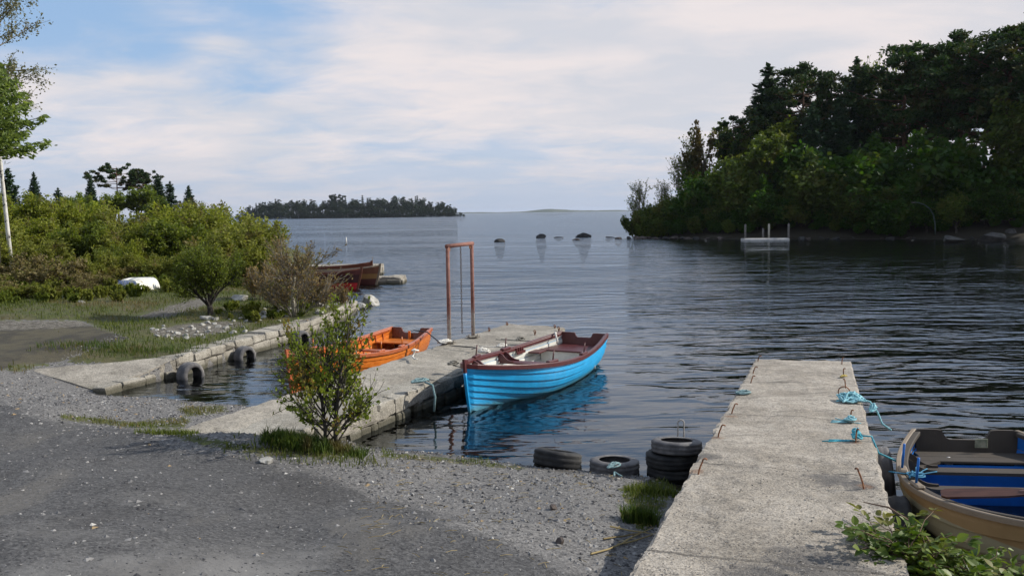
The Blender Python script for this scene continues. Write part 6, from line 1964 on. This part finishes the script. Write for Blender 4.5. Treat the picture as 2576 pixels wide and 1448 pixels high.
for i in range(len(cane) - 1):
    for k in range(2 + 3 * (i > 2)):
        f = random.random(); p = cane[i] * (1 - f) + cane[i + 1] * f
        if i > 0: bramble_leaf_cluster(lf_, p + RS.normal(0, .02, 3) * [1, 1, .5], nrm(RS.normal(0, 1, 3) * [1, 1, .3]), random.uniform(.03, .05))
st_.build('canes', B_['brown'], br_, True); lf_.build('leaves', F['blackberry'], br_)

# ------------------------------------------------------------------ things on the far shores
# two stone jetties beyond the quay
def jetty(label, a, b, wd, ztop, rows, name='stone_jetty'):
    o = thing(name, label, 'jetty', (0, 0, 0), group='far jetties on the left bank')
    a, b = np.array(a[:2]), np.array(b[:2]); d = nrm(b - a); nn = np.array([-d[1], d[0]])
    m = MB(); stone_row_wall(m, a, b, -.3, ztop - .1, -nn, rows, .3, .8, .06, .3, 0); stone_row_wall(m, b, b + nn * wd, -.3, ztop - .1, d, rows, .3, .8, .06, .3, 0)
    m.prism([tuple(a - nn * -.1), tuple(b - d * .1 + nn * .1), tuple(b - d * .1 + nn * wd), tuple(a + nn * wd)], -1.2, ztop - .12)
    fixn(m.build('stone_wall', M['stone'], o))
    m = MB(); slab(m, [[*a, ztop], [*b, ztop], [*(b + nn * wd), ztop], [*(a + nn * wd), ztop]], .12, 60, 14, .04, .12)
    fixn(m.build('deck_slab', M['conc_far'], o)); return o
b_ = onz(1008, 714, 0); a_ = onz(800, 717, 0)
jetty('rough low stone jetty, the nearer one beside the maroon boat', (a_[0] - 1.5, a_[1] + .3), b_, 1.5, .30, 2)
b_ = onz(954, 691, 0); a_ = onz(800, 693, 0)
jt = jetty('smoother grey jetty with a thin post, the farther of the two', (a_[0] - 2, a_[1]), b_, 1.6, .50, 2)
m = MB(); p = onz(937, 668, .5); m.tube([p + [0, 0, -.1], p + [0, 0, .45]], .022, 6); m.build('post', M['weed_wood'], jt, True)
# white marker post in the lake
p = onz(871, 613, 0); m = MB(); m.tube([p + [0, 0, -.15], p + [0, 0, .68]], [.07, .06], 8)
m.tube([p + [0, 0, .68], p + [0, 0, .71]], [.06, .02], 8)
tag(m.build('marker_post', mottled('white_marker_paint', (.6, .58, .54), (.78, .76, .72), 3, .6), None, True), 'lone white marker post standing in the open lake', 'post')
# upturned white dinghy
b_ = onground(336, 733); dg = Boat(2.0, 1.16, .42, .44, .42, tw=.85, draft=.06, rake=.3, tm=.55, ns=20, nk=4, full=1.5, lap=.004)
w_ = thing('dinghy', 'upturned white dinghy with scrawled blue letters lying on the grass', 'dinghy')
WH = mottled('weathered_white_hull', (.55, .53, .47), (.72, .70, .64), 3, .6, .003, spots=((.30, .27, .18), 3.5, .57, .7))
fixn(dg.skin(True).build('hull', WH, w_, True)); fixn(dg.transom(.03, (.05, .0)).build('transom', WH, w_))
dg.rail(.01, .04, .04).build('gunwale', WH, w_)
BLUEL = paint('blue_lettering', (.05, .12, .38), .6)
m = MB()
xt = -dg.L / 2 - .012
def stroke(pts): m.tube([(xt - .03 - .05 * 0, y, z) for y, z in pts], .011, 4)
# letters scrawled on the flat end (boat lies keel up, so they are written upside down to it)
for pts in [[(.40, .34), (.33, .34), (.33, .28), (.39, .26), (.33, .24), (.33, .17), (.40, .17)], [(.28, .17), (.28, .34), (.21, .30), (.27, .26), (.20, .21), (.28, .17)], [(.16, .17), (.10, .34), (.05, .17)], [(.0, .34), (.0, .17), (-.06, .32), (-.08, .17)], [(-.30, .30), (-.32, .20), (-.36, .30), (-.38, .22)]]:
    stroke([(-y + .0, .40 - z) for y, z in pts])
    m.build('lettering', BLUEL, w_); m = MB()
v = rotz(math.radians(0)); w_.location = (b_[0] - .05, b_[1] + .95, b_[2] + .40); w_.rotation_euler = (math.pi, 0.06, math.radians(78)); w_.scale = (.85, .8, .8); w_.location.z -= .06
# white pontoon and mooring posts on the right shore
a_, b_ = onz(1868, 606, 0), onz(1996, 605, 0)
po = thing('pontoon', 'long white floating pontoon tied under the trees on the right shore', 'pontoon')
d = nrm(b_ - a_); L = np.linalg.norm(b_ - a_); c_ = (a_ + b_) / 2 + [0, .7, 0]; ang = math.atan2(d[1], d[0])
WP = mottled('pontoon_white', (.40, .385, .37), (.55, .535, .51), 1.5, .6)
m = MB(); m.bbox(c_ + [0, 0, .06], (L * .9, 1.0, .34), rotz(ang), .08); m.prism([tuple(c_[:2] + d[:2] * (-L / 2) + [0, .1]), tuple(c_[:2] + d[:2] * (-L * .45) + [0, -.49]), tuple(c_[:2] + d[:2] * (-L * .45) + [0, .49])][::1], -.08, .225); fixn(m.build('float', WP, po))
m = MB(); m.bbox(c_ + [0, 0, .245], (L * .86, .8, .03), rotz(ang), .01); fixn(m.build('deck', M['weed_wood'], po))
for px, top, lb in [(1880, 565, 'mooring post at the left end of the white pontoon'), (1940, 564, 'pale mooring post behind the middle of the white pontoon'), (1990, 563, 'mooring post at the right end of the white pontoon'), (1925, 575, 'short dark post behind the white pontoon')]:
    p = onz(px, 602.5, 0) + [0, .9, 0]; h = aty(px, top, p[1])[2]; m = MB(); m.tube([p + [0, 0, -.6], [p[0], p[1], h]], .11, 8); m.tube([[p[0], p[1], h], [p[0], p[1], h + .08]], [.11, .02], 8)
    tag(m.build('mooring_post', B_['pale'] if '64' in str(top) else M['weed_wood'], None, True), lb, 'post', 'mooring posts by the white pontoon')
# bench-like grey jetty with two posts
c_ = onz(2325, 598, 0); dk = thing('plank_jetty', 'small grey plank jetty with two posts on the dark right shore', 'jetty')
wj = 85 * c_[1] / FPX
for k in range(2):
    m = MB(); m.bbox(c_ + [0, .5 - .2 * k, .62 - k * .34], (wj * (1 - .06 * k), 1.2, .09), None, .02); fixn(m.build('deck_boards', M['weed_wood'], dk))
for sx in (-.4, 0, .4):
    m = MB(); m.tube([c_ + [sx * wj, .3, -.8], c_ + [sx * wj, .3, .6]], .09, 7); m.build('pile', M['weed_wood'], dk, True)
for px in (2303, 2346):
    p = onz(px, 596, 0); m = MB(); m.tube([[p[0], c_[1] + .9, .5], [p[0], c_[1] + .9, 1.45]], .11, 8); m.build('post', M['weed_wood'], dk, True)
# curved lamp standard
p0 = onz(2352, 594, .3); yl = p0[1] + 1.2
pts = [aty(px, py, yl) for px, py in [(2352, 590), (2351, 560), (2347, 540), (2338, 525), (2325, 515), (2310, 510), (2300, 509)]]
o = thing('lamp_standard', 'tall thin curved lamp standard arching over the plank jetty', 'lamp standard')
m = MB(); m.tube(pts, [.07, .06, .055, .05, .045, .04, .04], 7); m.build('pole', mottled('green_grey_metal', (.05, .075, .062), (.09, .125, .105), 3, .5), o, True)
m = MB(); e = pts[-1]; m.bbox(e + [-.12, 0, -.02], (.34, .16, .09), None, .03); fixn(m.build('lamp_head', M['weed_wood'], o))
